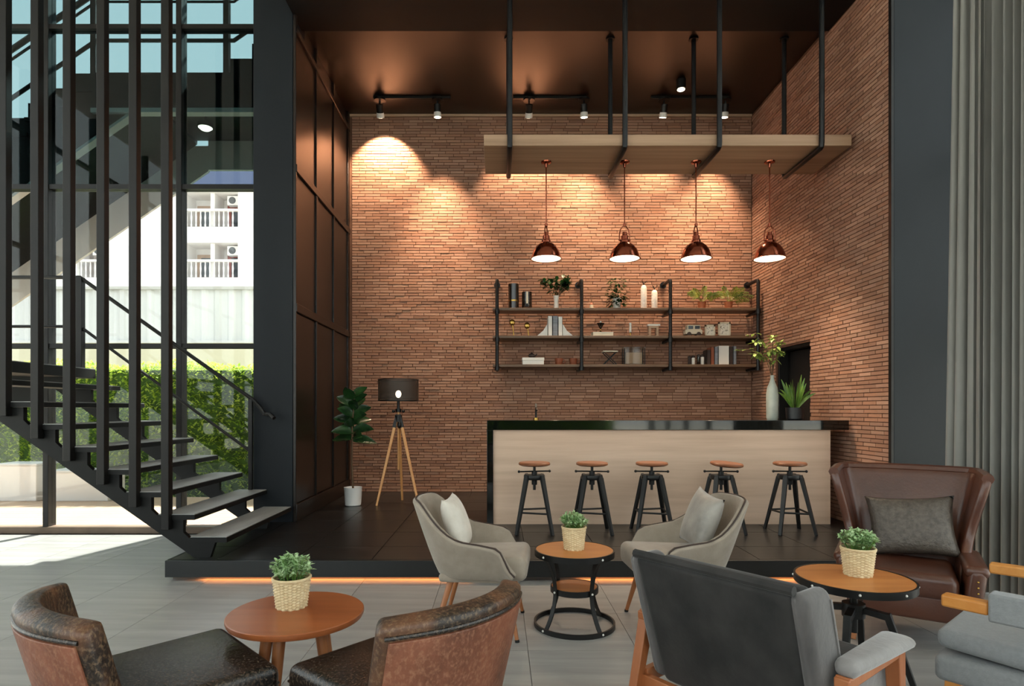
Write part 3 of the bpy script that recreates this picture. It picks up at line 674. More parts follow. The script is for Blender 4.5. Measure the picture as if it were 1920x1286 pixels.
# ================================================================ PENDANTS
def make_pendant():
    t = thing('pendant_lamp', '', 'lamp', (0, 0, 0), group='copper pendants under the slab')       # origin on the underside of the slab
    D = 1.03
    MB().lathe([(0.001, 0), (0.055, 0), (0.052, -0.012), (0.018, -0.022), (0.012, -0.06), (0.001, -0.06)], 20).build('canopy', 'copper', t)
    MB().cyl((0, 0, -0.055), (0, 0, -D + 0.36), 0.006, n=8).build('cord', 'copper', t)
    MB().cyl((0, 0, -D + 0.345), (0, 0, -D + 0.375), 0.016, n=12).tube([(0.014, 0, -D + 0.35), (0.045, 0, -D + 0.31), (0.058, 0, -D + 0.25), (0.055, 0, -D + 0.20)], 0.006, 8).tube([(-0.014, 0, -D + 0.35), (-0.045, 0, -D + 0.31), (-0.058, 0, -D + 0.25), (-0.055, 0, -D + 0.20)], 0.006, 8).ball((0.055, 0, -D + 0.20), 0.012).ball((-0.055, 0, -D + 0.20), 0.012).build('yoke', 'copper', t)
    MB().lathe([(0.001, -D + 0.29), (0.022, -D + 0.285), (0.026, -D + 0.25), (0.036, -D + 0.245), (0.038, -D + 0.205), (0.048, -D + 0.195), (0.05, -D + 0.16), (0.001, -D + 0.16)], 20).build('socket_cap', 'copper', t)
    pr = [(0.045, -D + 0.175), (0.07, -D + 0.165), (0.105, -D + 0.135), (0.135, -D + 0.09), (0.152, -D + 0.04), (0.158, -D + 0.012), (0.168, -D + 0.004), (0.168, -D)]
    MB().lathe(pr + [(0.158, -D), (0.148, -D + 0.035), (0.130, -D + 0.083), (0.10, -D + 0.126), (0.066, -D + 0.155), (0.04, -D + 0.162)], 36).build('shade', 'copper', t)
    MB().lathe([(0.154, -D + 0.004), (0.144, -D + 0.035), (0.126, -D + 0.08), (0.096, -D + 0.122), (0.062, -D + 0.150), (0.001, -D + 0.156)], 36, caps=False).build('reflector', 'lamp_white', t)
    MB().lathe([(0.001, -D + 0.012), (0.06, -D + 0.016), (0.10, -D + 0.03), (0.125, -D + 0.055)], 28, caps=False).build('diffuser', 'bulb_warm', t)
    ld = bpy.data.lights.new('pendant_light', 'SPOT'); ld.energy = 50; ld.color = (1, 0.78, 0.55); ld.spot_size = R(128); ld.spot_blend = 1.0; ld.shadow_soft_size = 0.06
    lo = bpy.data.objects.new('pendant_light', ld); C.objects.link(lo); lo.parent = t; lo.location = (0, 0, -D - 0.02)
    return t
p0_ = make_pendant()
pn_l = ['copper dome pendant above the tap end of the bar', 'copper dome pendant second from the tap end, above the white bottles', 'copper dome pendant third from the tap end, above the potted palms', 'copper dome pendant hanging nearest the brick side wall']
for i, (u, rz, tl) in enumerate(((1024, 70, 0), (1171, 10, 0), (1305, 50, 0), (1443, 0, -3))):
    o = p0_ if i == 0 else copy_tree(p0_)
    o.location = (X(u, 6.38), 6.38, zb); o.rotation_euler = (0, 0, R(rz)); o['label'] = pn_l[i]

# ================================================================ TRACK SPOTS
def track(u0, u1, heads, label):
    d_ = 8.0; z = ZC; t = thing('track_light', label, 'light', (X((u0 + u1) / 2, d_), d_, z), group='ceiling track lights above the brick wall')
    hx = (X(u1, d_) - X(u0, d_)) / 2
    MB().b2((-hx, -0.02, -0.035), (hx, 0.02, -0.001)).build('track', 'black_metal', t, bevel=0.003)
    for u, tx, tz, en, sz in heads:
        x = X(u, d_) - t.location.x
        MB().cyl((x, 0, -0.06), (x, 0, -0.034), 0.075, n=20).build('mount', 'black_metal', t)
        dr = Vector((tx, 0.5, tz)).normalized(); p = Vector((x, 0, -0.15))
        h = MB().cyl((x, 0, -0.06), p, 0.012, n=8).cyl(p - dr * 0.04, p + dr * 0.07, 0.045, n=18).build('spot_head', 'black_metal', t)
        MB().tube([p + dr * 0.06, p + dr * 0.12], [0.048, 0.052], 18).build('spot_rim', 'spot_white', h); MB().tube([p + dr * 0.118, p + dr * 0.123], 0.042, 18).build('lens', 'bulb_spot', h, ang=0)
        ld = bpy.data.lights.new('spot_light', 'SPOT'); ld.energy = en; ld.color = (1, 0.70, 0.46); ld.spot_size = R(sz); ld.spot_blend = 0.35 if tz > -1 else 1.0; ld.shadow_soft_size = 0.03
        lo = bpy.data.objects.new('spot_light', ld); C.objects.link(lo); lo.parent = t; lo.location = p + dr * 0.14; lo.rotation_euler = (-dr).to_track_quat('Z', 'Y').to_euler()
track(700, 845, [(712, -0.02, -0.62, 165, 90), (820, 0.05, -3.2, 420, 64)], 'black track light casting a scallop on the brick next to the panelled wall')
track(962, 1100, [(992, 0.0, -0.60, 140, 90), (1095, 0.1, -2.4, 320, 66)], 'black track light above the tap end of the hanging slab')
track(1220, 1366, [(1245, -0.05, -1.3, 150, 75), (1360, -0.1, -2.4, 320, 66)], 'black track light nearest the brick side wall')
t = thing('ceiling_spot', 'small cylindrical ceiling downlight between the pipe hangers', 'light', (X(1277, 7.6), 7.6, ZC))
MB().cyl((0, 0, -0.12), (0, 0, -0.001), 0.06, n=20).build('housing', 'black_metal', t); MB().cyl((0, 0, -0.126), (0, 0, -0.12), 0.045, n=18).build('lens', 'bulb_spot', t)
ld = bpy.data.lights.new('downlight', 'SPOT'); ld.energy = 180; ld.color = (1, 0.66, 0.4); ld.spot_size = R(80); ld.spot_blend = 0.5; ld.shadow_soft_size = 0.04
lo = bpy.data.objects.new('downlight', ld); C.objects.link(lo); lo.parent = t; lo.location = (0, 0, -0.14)

# ================================================================ WALL SHELF
yw = 8.14; wsx = [X(u, yw) for u in (932, 1090, 1256, 1420)]; sz_ = [Z(577, yw), Z(629, yw), Z(683, yw)]
ws = thing('wall_shelf', 'three-tier wall shelf of dark wood boards on black pipe frames', 'shelf', (0, 0, 0))
for z in sz_: MB().b2((X(924, yw), yw, z - 0.035), (X(1428, yw), 8.44, z)).build('board', 'shelf_wood', ws, bevel=0.003)
for x in wsx:
    r = 0.024; ztop = Z(530, yw); zbot = Z(690, yw)
    MB().tube([(x, yw - 0.026, zbot), (x, yw - 0.026, ztop), (x, yw - 0.016, ztop + 0.022), (x, yw + 0.012, ztop + 0.034), (x, 8.482, ztop + 0.034)], r, 10).build('pipe_post', 'pipe_black', ws)
    MB().cyl((x, 8.465, ztop + 0.034), (x, 8.483, ztop + 0.034), 0.045, n=14).build('wall_flange', 'pipe_black', ws)
    for z in sz_:
        MB().tube([(x, yw - 0.026, z - 0.06), (x, 8.482, z - 0.06)], 0.020, 8).cyl((x, yw - 0.026, z - 0.085), (x, yw - 0.026, z - 0.03), 0.033, n=12).build('pipe_bracket', 'pipe_black', ws)
ysf = 8.27
def on(u, k): return (X(u, ysf), ysf, sz_[k])
s_ = ysf / F
def one(name, label, cat, u, k, mb, m, group=None, bevel=0, ang=35):
    mb = move(mb, lambda v: v); o = mb.build(name, m, None, ang=ang, bevel=bevel); o.location = on(u, k); return tag(o, label, cat, group)
# top tier
for u, h, w_, lb_ in ((963, 47, 20, 'taller dark smoked glass cylinder vase on the top shelf'), (988, 32, 19, 'shorter dark smoked glass vase with pale stripe on the top shelf')):
    t = thing('glass_vase', lb_, 'vase', on(u, 0)); r, H = w_ * s_ / 2, h * s_
    MB().lathe([(r * 0.9, 0), (r, 0.01), (r, H), (r * 0.88, H), (r * 0.88, 0.03), (0.001, 0.03)], 20).build('body', 'dark_glass', t)
    if w_ == 19: MB().b2((-0.012, -r - 0.004, H * 0.3), (0.012, -r + 0.002, H * 0.98)).build('stripe', 'cream_plastic', t)
    else: MB().lathe([(r * 1.02, H * 0.30), (r * 1.03, H * 0.33), (r * 1.02, H * 0.36)], 20, caps=False).build('band', 'brass', t)
t = thing('flower_vase', 'slim white vase of leafy stems on the top shelf', 'plant', on(1043, 0))
MB().lathe([(0.03, 0), (0.036, 0.01), (0.030, 0.1), (0.04, 0.185), (0.032, 0.185), (0.02, 0.1), (0.001, 0.1)], 18).build('vase', 'white_ceramic', t)
m = MB(); ms = MB()
for k in range(14):
    a = rnd.uniform(0, 6.28); tip = Vector((0.19 * math.cos(a), 0.09 * math.sin(a), rnd.uniform(0.28, 0.44))); ms.tube([(0, 0, 0.1), tip * 0.5 + Vector((0, 0, 0.1)), tip], 0.003, 5)
    for j in range(9): m.leaf((tip * rnd.uniform(0.7, 1.0)) + Vector((0, 0, 0.04)), (rnd.uniform(-1, 1), rnd.uniform(-1, 1), rnd.uniform(-0.3, 0.8)), 0.09, 0.055, 0.2, seg=3)
ms.build('stems', 'stem_brown', t); m.build('foliage', 'dark_leaf', t, ang=60)
t = thing('reed_diffuser', 'tiny amber bottle with reeds and cream band on the top shelf', 'bottle', on(1109, 0))
MB().lathe([(0.024, 0), (0.026, 0.01), (0.026, 0.07), (0.010, 0.09), (0.010, 0.105), (0.001, 0.105)], 14).build('bottle', 'rust_clay', t); MB().lathe([(0.0265, 0.01), (0.0265, 0.06)], 14, caps=False).build('label_band', 'cream_plastic', t); MB().tube([(0, 0, 0.09), (0.01, 0, 0.19)], 0.003, 5).tube([(0, 0, 0.09), (-0.015, 0, 0.18)], 0.003, 5).build('reeds', 'stem_brown', t)
t = thing('trailing_plant', 'trailing green plant in a white pot in the middle of the top shelf', 'plant', on(1156, 0))
MB().lathe([(0.045, 0), (0.05, 0.01), (0.06, 0.16), (0.05, 0.16), (0.05, 0.14), (0.001, 0.14)], 18).build('pot', 'white_ceramic', t)
m = MB()
for j in range(230):
    a = rnd.uniform(0, 6.28); zz = rnd.uniform(-0.0, 0.38); rr = 0.04 + 0.10 * rnd.random() * (1 if zz > 0.15 else 0.9)
    if zz < 0.15 and rr < 0.075: rr = 0.08
    m.leaf((rr * math.cos(a), -abs(rr * math.sin(a)) if zz < 0.15 else rr * math.sin(a), zz + 0.02), (math.cos(a), math.sin(a) - 0.4, rnd.uniform(-0.6, 0.6)), rnd.uniform(0.04, 0.07), 0.035, 0.2, seg=3)
m.build('foliage', 'dark_leaf', t, ang=60)
for u, h, lb_ in ((1207, 45, 'taller white bottle with dark sprig stopper on the top shelf'), (1227, 36, 'shorter cream white bottle with dark sprig stopper on the top shelf')):
    t = thing('white_bottle', lb_, 'bottle', on(u, 0)); H = h * s_
    MB().lathe([(0.036, 0), (0.041, 0.01), (0.041, H * 0.85), (0.034, H * 0.95), (0.022, H), (0.001, H)], 18).build('bottle', 'white_ceramic', t)
    m = MB().cyl((0, 0, H), (0, 0, H + 0.03), 0.008, n=8)
    for k in range(6): m.leaf((0, 0, H + 0.02), (math.cos(k * 1.05), math.sin(k * 1.05) * 0.6, 0.55), 0.075, 0.022, 0.1, seg=3)
    m.build('stopper', 'book_dark', t)
def palm(u, k, label, n, L, lean):
    t = thing('potted_palm', label, 'plant', on(u, k))
    MB().lathe([(0.040, 0), (0.045, 0.005), (0.055, 0.09), (0.058, 0.10), (0.048, 0.10), (0.001, 0.09)], 18).build('pot', 'terracotta', t)
    for q in range(n):
        a = q * 2.39996; tl = 0.3 + 0.9 * rnd.random(); b = MB()
        dx, dy = math.cos(a) * tl * 1.1 + lean, math.sin(a) * tl * 0.35; ln = L * rnd.uniform(0.75, 1.05)
        pts = [Vector((0, 0, 0.09)) + Vector((dx, dy, 1)).normalized() * ln * s + Vector((0, 0, -0.45 * ln * s * s)) for s in (0, 0.25, 0.5, 0.75, 1)]
        b.tube(pts, [0.004, 0.003, 0.003, 0.002, 0.001], 5)
        for s in range(4, 15, 1):
            f = s / 15 * 3.99; i = int(f); q_ = pts[i].lerp(pts[i + 1], f - i); d_ = (pts[i + 1] - pts[i]).normalized(); sd_ = d_.cross(Vector((0, 1, 0.2))).normalized()
            for sg in (-1, 1): b.leaf(q_, d_ * 0.8 + sd_ * sg, 0.085 * (1.15 - s / 17), 0.014, 0.25, up=(0, -1, 0.3), seg=2)
        b.build('frond', 'palm_leaf', t, ang=60)
palm(1316, 0, 'potted palm with fanned yellow-green fronds on the top shelf', 9, 0.40, 0.0)
palm(1366, 0, 'potted palm leaning toward the pipe post at the brick corner', 9, 0.42, 0.45)
# middle tier
for u, h, lb_ in ((962, 32, 'taller gold spoon-shaped sculpture on the middle shelf'), (990, 25, 'shorter gold spoon-shaped sculpture on the middle shelf')):
    t = thing('gold_sculpture', lb_, 'ornament', on(u, 1)); H = h * s_
    MB().cyl((0.01, 0, 0), (0.01, 0, 0.012), 0.03, n=16).build('base', 'book_dark', t); MB().tube([(0.01, 0, 0.01), (0.0, 0, H * 0.5), (-0.01, 0, H * 0.7)], [0.007, 0.006, 0.01], 8).ball((-0.012, 0, H * 0.83), 0.04, sq=(1, 0.5, 1.1)).build('figure', 'brass', t)
for sx, lb_ in ((-1, 'white triangular bookend on the spoon sculpture side of the books'), (1, 'white triangular bookend on the pipe post side of the books')):
    u = 1040 + sx * 14
    m = MB().prism([(0, 0), (sx * 0.135, 0), (sx * 0.135, 0.012), (sx * 0.06, 0.075), (sx * 0.006, 0.16), (0, 0.16)], -0.06, 0.06)
    one('bookend', lb_, 'bookend', u, 1, m, 'book_white')
def book(u, k, w_, H, D, m, label, group=None, dy=0):
    t = thing('book', label, 'book', Vector(on(u, k)) + Vector((0, dy, 0)), group=group)
    MB().b2((-w_ / 2, -D / 2, 0), (-w_ / 2 + 0.003, D / 2, H)).b2((w_ / 2 - 0.003, -D / 2, 0), (w_ / 2, D / 2, H)).b2((-w_ / 2, -D / 2, 0), (w_ / 2, -D / 2 + 0.003, H)).build('cover', m, t)
    MB().b2((-w_ / 2 + 0.003, -D / 2 + 0.003, 0.003), (w_ / 2 - 0.003, D / 2 - 0.005, H - 0.004)).build('pages', 'book_white', t); return t
book(1030.6, 1, 0.055, 0.27, 0.18, 'book_white', 'tall white book between bookends on the spoon side'); book(1040, 1, 0.07, 0.27, 0.18, 'book_grey', 'tall grey book between two white books and bookends'); book(1049.4, 1, 0.055, 0.262, 0.18, 'book_white', 'tall white book between bookends on the pipe post side')
t = thing('flat_book', 'flat white book lying under a glass ornament on the middle shelf', 'book', on(1129, 1)); MB().b2((-0.14, -0.09, 0), (0.14, 0.09, 0.004)).b2((-0.14, -0.09, 0.05), (0.14, 0.09, 0.054)).b2((-0.14, 0.086, 0), (0.14, 0.09, 0.054)).build('cover', 'book_white', t); MB().b2((-0.136, -0.086, 0.004), (0.136, 0.086, 0.05)).build('pages', 'cream_plastic', t)
t = thing('glass_ornament', 'dark fan-shaped glass ornament standing on the flat white book', 'ornament', Vector(on(1126, 1)) + Vector((0, 0, 0.054))); MB().lathe([(0.025, 0), (0.022, 0.01), (0.006, 0.03), (0.008, 0.05), (0.001, 0.055)], 14).build('stand', 'brass', t); MB().lathe([(0.008, 0.05), (0.03, 0.09), (0.055, 0.13), (0.05, 0.13), (0.02, 0.085)], 16).build('bowl', 'dark_glass', t); MB().ball((0, 0, 0.15), 0.014).build('finial', 'white_ceramic', t)
t = thing('candlestick', 'slim candle in a gold candlestick on the middle shelf', 'candle', on(1182, 1)); MB().lathe([(0.035, 0), (0.03, 0.012), (0.009, 0.02), (0.009, 0.05), (0.018, 0.06), (0.001, 0.06)], 16).build('holder', 'brass', t); MB().cyl((0, 0, 0.058), (0, 0, 0.19), 0.017, n=12).build('candle', 'white_ceramic', t)
t = thing('stone_arch', 'small pale stone arch ornament with a flat lid on the middle shelf', 'ornament', on(1225, 1)); MB().b2((-0.07, -0.03, 0), (-0.04, 0.03, 0.115)).b2((0.035, -0.03, 0), (0.065, 0.03, 0.115)).b2((-0.07, -0.03, 0.115), (0.065, 0.03, 0.145)).build('arch', 'ext_tan', t); MB().b2((-0.085, -0.035, 0.145), (0.085, 0.035, 0.168)).build('lid', 'white_ceramic', t)
t = thing('toy_van', 'cream retro toy van with round wheels on the middle shelf', 'toy', on(1299, 1)); MB().prism([(-0.115, 0.03), (0.115, 0.03), (0.118, 0.085), (0.095, 0.095), (0.088, 0.155), (-0.088, 0.155), (-0.095, 0.095), (-0.118, 0.085)], -0.05, 0.05).build('body', 'cream_plastic', t, bevel=0.006)
for sx in (-1, 1): MB().cyl((sx * 0.065, -0.055, 0.03), (sx * 0.065, 0.055, 0.03), 0.03, n=16).build('wheel', 'book_dark', t); MB().b2((sx * 0.045 - 0.032, -0.053, 0.1), (sx * 0.045 + 0.032, -0.049, 0.142)).build('window', 'ext_window', t)
for u, w_, h, lb_ in ((1331, 19, 22, 'smaller cream framed picture on the middle shelf'), (1358, 23, 27, 'larger cream framed picture on the middle shelf')):
    t = thing('picture_frame', lb_, 'picture', on(u, 1)); W, H = w_ * s_ / 2, h * s_
    MB().b2((-W, -0.012, 0), (-W + 0.02, 0.012, H)).b2((W - 0.02, -0.012, 0), (W, 0.012, H)).b2((-W, -0.012, 0), (W, 0.012, 0.022)).b2((-W, -0.012, H - 0.022), (W, 0.012, H)).build('frame', 'cream_plastic', t); MB().b2((-W + 0.02, -0.004, 0.02), (W - 0.02, 0.010, H - 0.02)).build('print', 'photo_print', t)
# bottom tier
t = thing('flat_box', 'flat white box under a dark ornament on the bottom shelf', 'box', on(999, 2)); MB().b2((-0.145, -0.1, 0), (0.145, 0.1, 0.06)).build('tray', 'book_white', t, bevel=0.004); MB().b2((-0.15, -0.105, 0.055), (0.15, 0.105, 0.095)).build('lid', 'white_ceramic', t, bevel=0.004)
t = thing('dark_teapot', 'small dark teapot resting on the flat white box', 'teapot', Vector(on(997, 2)) + Vector((0, 0, 0.095))); MB().ball((0, 0, 0.032), 0.042, sq=(1.1, 1, 0.76)).build('body', 'book_dark', t); MB().tube([(0.035, 0, 0.03), (0.06, 0, 0.04), (0.07, 0, 0.06)], [0.012, 0.009, 0.007], 8).build('spout', 'book_dark', t); MB().lathe([(0.025, 0.062), (0.012, 0.07), (0.008, 0.08), (0.001, 0.082)], 12).build('lid', 'book_dark', t)
for u, lb_ in ((1048, 'copper-brown mug beside the flat white box on the bottom shelf'), (1075, 'copper-brown mug beside the pipe post on the bottom shelf')):
    t = thing('clay_mug', lb_, 'mug', on(u, 2)); MB().lathe([(0.042, 0), (0.05, 0.01), (0.055, 0.09), (0.047, 0.09), (0.044, 0.015), (0.001, 0.015)], 18).build('cup', 'rust_clay', t); MB().tube([(0.05, 0, 0.075), (0.08, 0, 0.07), (0.085, 0, 0.045), (0.07, 0, 0.025), (0.05, 0, 0.022)], 0.007, 8).build('handle', 'rust_clay', t)
def wire_box(u, label, w_, h, cross):
    t = thing('wire_stand', label, 'ornament', on(u, 2)); W, H = w_ * s_ / 2, h * s_; D = 0.07
    MB().b2((-W - 0.012, -D, H - 0.014), (W + 0.012, D, H)).build('top', 'item_glass' if not cross else 'cream_plastic', t)
    m = MB()
    for sx in (-1, 1):
        for sy in (-1, 1):
            if cross: m.tube([(sx * W, sy * D * 0.9, 0.004), (-sx * W, sy * D * 0.9, H - 0.014)], 0.006, 6)
            else: m.tube([(sx * W, sy * D * 0.9, 0.004), (sx * W, sy * D * 0.9, H - 0.014)], 0.006, 6)
    m.tube([(-W, -D * 0.9, 0.006), (W, -D * 0.9, 0.006)], 0.006, 6).tube([(-W, D * 0.9, 0.006), (W, D * 0.9, 0.006)], 0.006, 6); m.build('frame', 'black_metal', t)
    if not cross: MB().b2((-W + 0.01, -D * 0.8, 0.014), (W - 0.01, D * 0.8, H - 0.02)).build('glass_case', 'item_glass', t, ang=0); MB().b2((-W + 0.03, -D * 0.5, 0.016), (W - 0.03, D * 0.5, H * 0.7)).build('contents', 'ext_tan', t)
wire_box(1143, 'crossed-leg wire stand on the bottom shelf', 24, 26, True); wire_box(1188, 'wide glass case in a wire frame on the bottom shelf', 38, 33, False)
for u, h, c, lb_ in ((1293, 17, 'book_dark', 'small dark jar at the pipe post end of the bottom shelf jars'), (1300, 18, 'white_ceramic', 'white jar next to the small dark jar on the bottom shelf'), (1310, 20, 'dark_glass', 'black jar between two white jars on the bottom shelf'), (1317, 20, 'white_ceramic', 'white jar next to the brown books on the bottom shelf')):
    t = thing('jar', lb_, 'jar', on(u, 2)); H = h * s_; MB().lathe([(0.02, 0), (0.024, 0.006), (0.024, H * 0.75), (0.001, H * 0.75)], 14).build('body', c, t); MB().lathe([(0.026, H * 0.75), (0.026, H * 0.92), (0.012, H), (0.001, H)], 14).build('lid', 'book_dark', t)
for u, w_, h, c, lb_ in ((1325, 0.045, 0.20, 'book_dark', 'thin dark brown book beside the jars on the bottom shelf'), (1332, 0.045, 0.235, 'rust_clay', 'rust brown book between dark and grey books on the bottom shelf'), (1339, 0.045, 0.24, 'book_grey', 'slim grey book leading the white book on the bottom shelf'), (1353, 0.14, 0.255, 'book_white', 'thick white book on the bottom shelf'), (1366.5, 0.045, 0.24, 'book_dark', 'dark book after the thick white book on the bottom shelf'), (1373.5, 0.04, 0.25, 'book_grey', 'last grey book beside the vine on the bottom shelf')):
    book(u, 2, w_, h, 0.17, c, lb_)

# ================================================================ FLOOR LAMP, RUBBER PLANT
t = thing('tripod_lamp', 'tripod floor lamp with light wooden legs and dark mesh drum shade', 'lamp', (X(747, 7.42), 7.42, ZP)); az = Z(786, 7.42) - ZP
for (x, y) in ((-0.235, -0.17), (0.27, -0.15), (0.0, 0.30)):
    lg = MB().taper((x * 0.10, y * 0.10, az), (x, y, 0), 0.034, 0.024, 0.034, 0.024).build('leg', 'tripod_wood', t, bevel=0.003)
    MB().taper((x * 0.06, y * 0.06, az + 0.06), (x * 0.2, y * 0.2, az - 0.10), 0.03, 0.04, 0.03, 0.04).build('leg_clamp', 'black_metal', lg)
MB().cyl((0, 0, az - 0.62), (0, 0, az + 0.2), 0.011, n=10).build('centre_rod', 'tripod_wood', t)
MB().cyl((0, 0, az - 0.03), (0, 0, az + 0.05), 0.045, n=14).cyl((0, 0, az + 0.09), (0, 0, az + 0.13), 0.035, n=14).ball((0.06, 0, az + 0.1), 0.02).ball((-0.06, 0, az + 0.1), 0.02).ball((0.02, -0.05, az - 0.07), 0.03, sq=(0.8, 0.8, 1.4)).build('tripod_head', 'black_metal', t)
MB().cyl((0, 0, az + 0.13), (0, 0, az + 0.26), 0.018, n=10).build('socket', 'black_metal', t)
MB().ball((0, 0, az + 0.31), 0.035, sq=(1, 1, 1.3)).build('bulb', 'bulb_warm', t)
r = 37.5 * 7.42 / F; z0_, z1_ = Z(751, 7.42) - ZP, Z(712, 7.42) - ZP
MB().lathe([(r, z0_), (r, z1_)], 40, caps=False).build('shade', 'mesh_shade', t)
m = t.children[-1]
mm = MATS['mesh_shade']; nn = mm.node_tree.nodes; ll = mm.node_tree.links
tr_ = nn.new('ShaderNodeBsdfTransparent'); mx_ = nn.new('ShaderNodeMixShader'); mx_.inputs[0].default_value = 0.22
ll.new(nn['Principled BSDF'].outputs[0], mx_.inputs[1]); ll.new(tr_.outputs[0], mx_.inputs[2]); ll.new(mx_.outputs[0], nn['Material Output'].inputs[0])
for z in (z0_, z1_): MB().tube([(r * math.cos(a * math.pi / 20), r * math.sin(a * math.pi / 20), z) for a in range(40)], 0.006, 6, closed=True).build('shade_ring', 'black_metal', t)
MB().tube([(-r, 0, z0_ + 0.03), (r, 0, z0_ + 0.03)], 0.004, 6).build('shade_bar', 'black_metal', t)
t = thing('rubber_plant', 'rubber plant with glossy dark leaves in a white pot beside the panelled wall', 'plant', (X(662, 7.3), 7.3, ZP))
MB().lathe([(0.085, 0), (0.095, 0.01), (0.108, 0.215), (0.11, 0.22), (0.10, 0.22), (0.098, 0.19), (0.001, 0.19)], 28).build('pot', 'white_pot', t); MB().lathe([(0.098, 0.185), (0.001, 0.195)], 24).build('soil', 'soil', t)
zt_ = Z(735, 7.3) - ZP
MB().tube([(0, 0, 0.19), (-0.015, 0, 0.5), (-0.01, 0, 0.95), (0.02, 0, zt_)], [0.013, 0.011, 0.009, 0.005], 8).build('stem', 'stem_brown', t)
for k in range(22):
    a = k * 2.4 + 0.4; h = 0.78 + (zt_ - 0.84) * (k / 21); el = -0.1 + 0.9 * (k / 21)
    MB().leaf((0.0, 0, h), (math.cos(a), math.sin(a) * 0.7, el * 0.7 + 0.3), 0.29 - 0.06 * (k / 21), 0.135, 0.35 - 0.2 * k / 21, up=(rnd.uniform(-0.3, 0.3), -0.9, 0.7), seg=6, fold=0.3).build('leaf', 'dark_leaf', t, ang=60)
# ================================================================ LOUNGE FURNITURE
def sgn(a): return -1 if a < 0 else 1
def smooth(a, b, x): t = max(0, min(1, (x - a) / (b - a))); return t * t * (3 - 2 * t)
def pillow(w_, h_, t_, n=18, pinch=0.10):
    m = MB()
    def f(sd_):
        def g(u, v):
            a, b = 2 * u - 1, 2 * v - 1
            ex = 1 - pinch * (1 - abs(b) ** 2.2) * abs(a) ** 3; ez = 1 - pinch * (1 - abs(a) ** 2.2) * abs(b) ** 3
            th = ((1 - abs(a) ** 2.6) * (1 - abs(b) ** 2.6)) ** 0.55
            return (a * w_ / 2 * ex, sd_ * t_ / 2 * th, b * h_ / 2 * ez)
        return g
    m.grid(f(1), n, n); m.grid(f(-1), n, n); return m
def weld(o, d=0.0008):
    q = o.modifiers.new('weld', 'WELD'); q.merge_threshold = d; return o
def pillow_obj(name, label, w_, h_, t_, m, loc, rz, tilt, roll=0):
    o = pillow(w_, h_, t_).build(name, m, None, ang=0)
    o.data.polygons.foreach_set('use_smooth', [True] * len(o.data.polygons)); weld(o)
    o.matrix_world = Matrix.Translation(loc) @ Matrix.Rotation(rz, 4, 'Z') @ Matrix.Rotation(tilt, 4, 'X') @ Matrix.Rotation(roll, 4, 'Y'); return tag(o, label, 'pillow')
def soft(m, name, mt, parent, sub=0, solid=0, soff=0, bevel=0, bseg=3):
    o = m.build(name, mt, parent, ang=0, solid=solid, soff=soff, bevel=bevel, sub=sub, bseg=bseg)
    o.data.polygons.foreach_set('use_smooth', [True] * len(o.data.polygons)); return o

# ---- distressed leather chairs
def leather_chair(label, loc, f, outer):
    t = thing('leather_chair', label, 'chair', (*loc, 0), facing(*f))
    def bk(tt, h, off=0.0):
        s = abs(tt)
        return (0.275 * tt * (1 + 0.05 * h) + sgn(tt) * off * 0.3 * s, -0.27 + 0.12 * s ** 2.2 - 0.115 * h - off * (1 - 0.35 * s), 0.28 + h * 0.455 - 0.015 * s ** 3)
    soft(MB().grid(lambda u, v: bk(2 * u - 1, v), 17, 9), 'backrest', 'old_leather', t, solid=0.075, bevel=0.02)
    def outp(tt, h, off):
        a, b, p = Vector(bk(tt - 0.01, h)), Vector(bk(tt + 0.01, h)), Vector(bk(tt, h)); d = (b - a).normalized()
        n = d.cross(Vector((0, -0.24, 0.97))).normalized(); n = -n if n.y > 0 else n
        return p + n * off
    soft(MB().grid(lambda u, v: outp((2 * u - 1) * 0.90, v * 0.90, 0.040), 25, 7), 'outer_panel', outer, t, solid=0.012, bevel=0.003)
    e = [outp((2 * k / 24 - 1) * 0.93, 0.925, 0.038) for k in range(25)]
    MB().tube(e, 0.007, 8).build('piping', 'old_leather_dark', t)
    m = rbox((0.54, 0.52, 0.15), 0.035, 4); move(m, lambda v: Vector((v.x * (1 - 0.06 * (v.y < 0)), v.y + 0.02, v.z + 0.37 + (0.018 * (1 - (v.x / 0.27) ** 2) * (1 - (v.y / 0.26) ** 2) if v.z > 0 else 0))))
    soft(m, 'seat_cushion', 'old_leather_dark', t)
    soft(move(rbox((0.50, 0.48, 0.06), 0.015, 3), lambda v: v + Vector((0, 0.02, 0.27))), 'seat_base', 'old_leather', t)
    MB().tube([(-0.262, 0.27, 0.385), (0.262, 0.27, 0.385), (0.262, -0.20, 0.385), (-0.262, -0.20, 0.385)], 0.006, 6, closed=True).build('seat_piping', 'old_leather_dark', t)
    for sx in (-1, 1):
        for sy in (-1, 1): MB().taper((sx * 0.20, sy * 0.19 + 0.02, 0.25), (sx * 0.23, sy * 0.22 + 0.02, 0), 0.045, 0.028).build('leg', 'leg_wood', t, bevel=0.003)
    return t
leather_chair('worn brown leather chair with reddish outer back, turned toward the walnut table and the bar', (-1.13, 2.06), (0.72, 0.70), 'old_leather_red')
leather_chair('worn tan and brown leather chair whose scuffed back faces the charcoal velvet chair', (-0.345, 2.085), (-0.74, 0.67), 'old_leather_red')

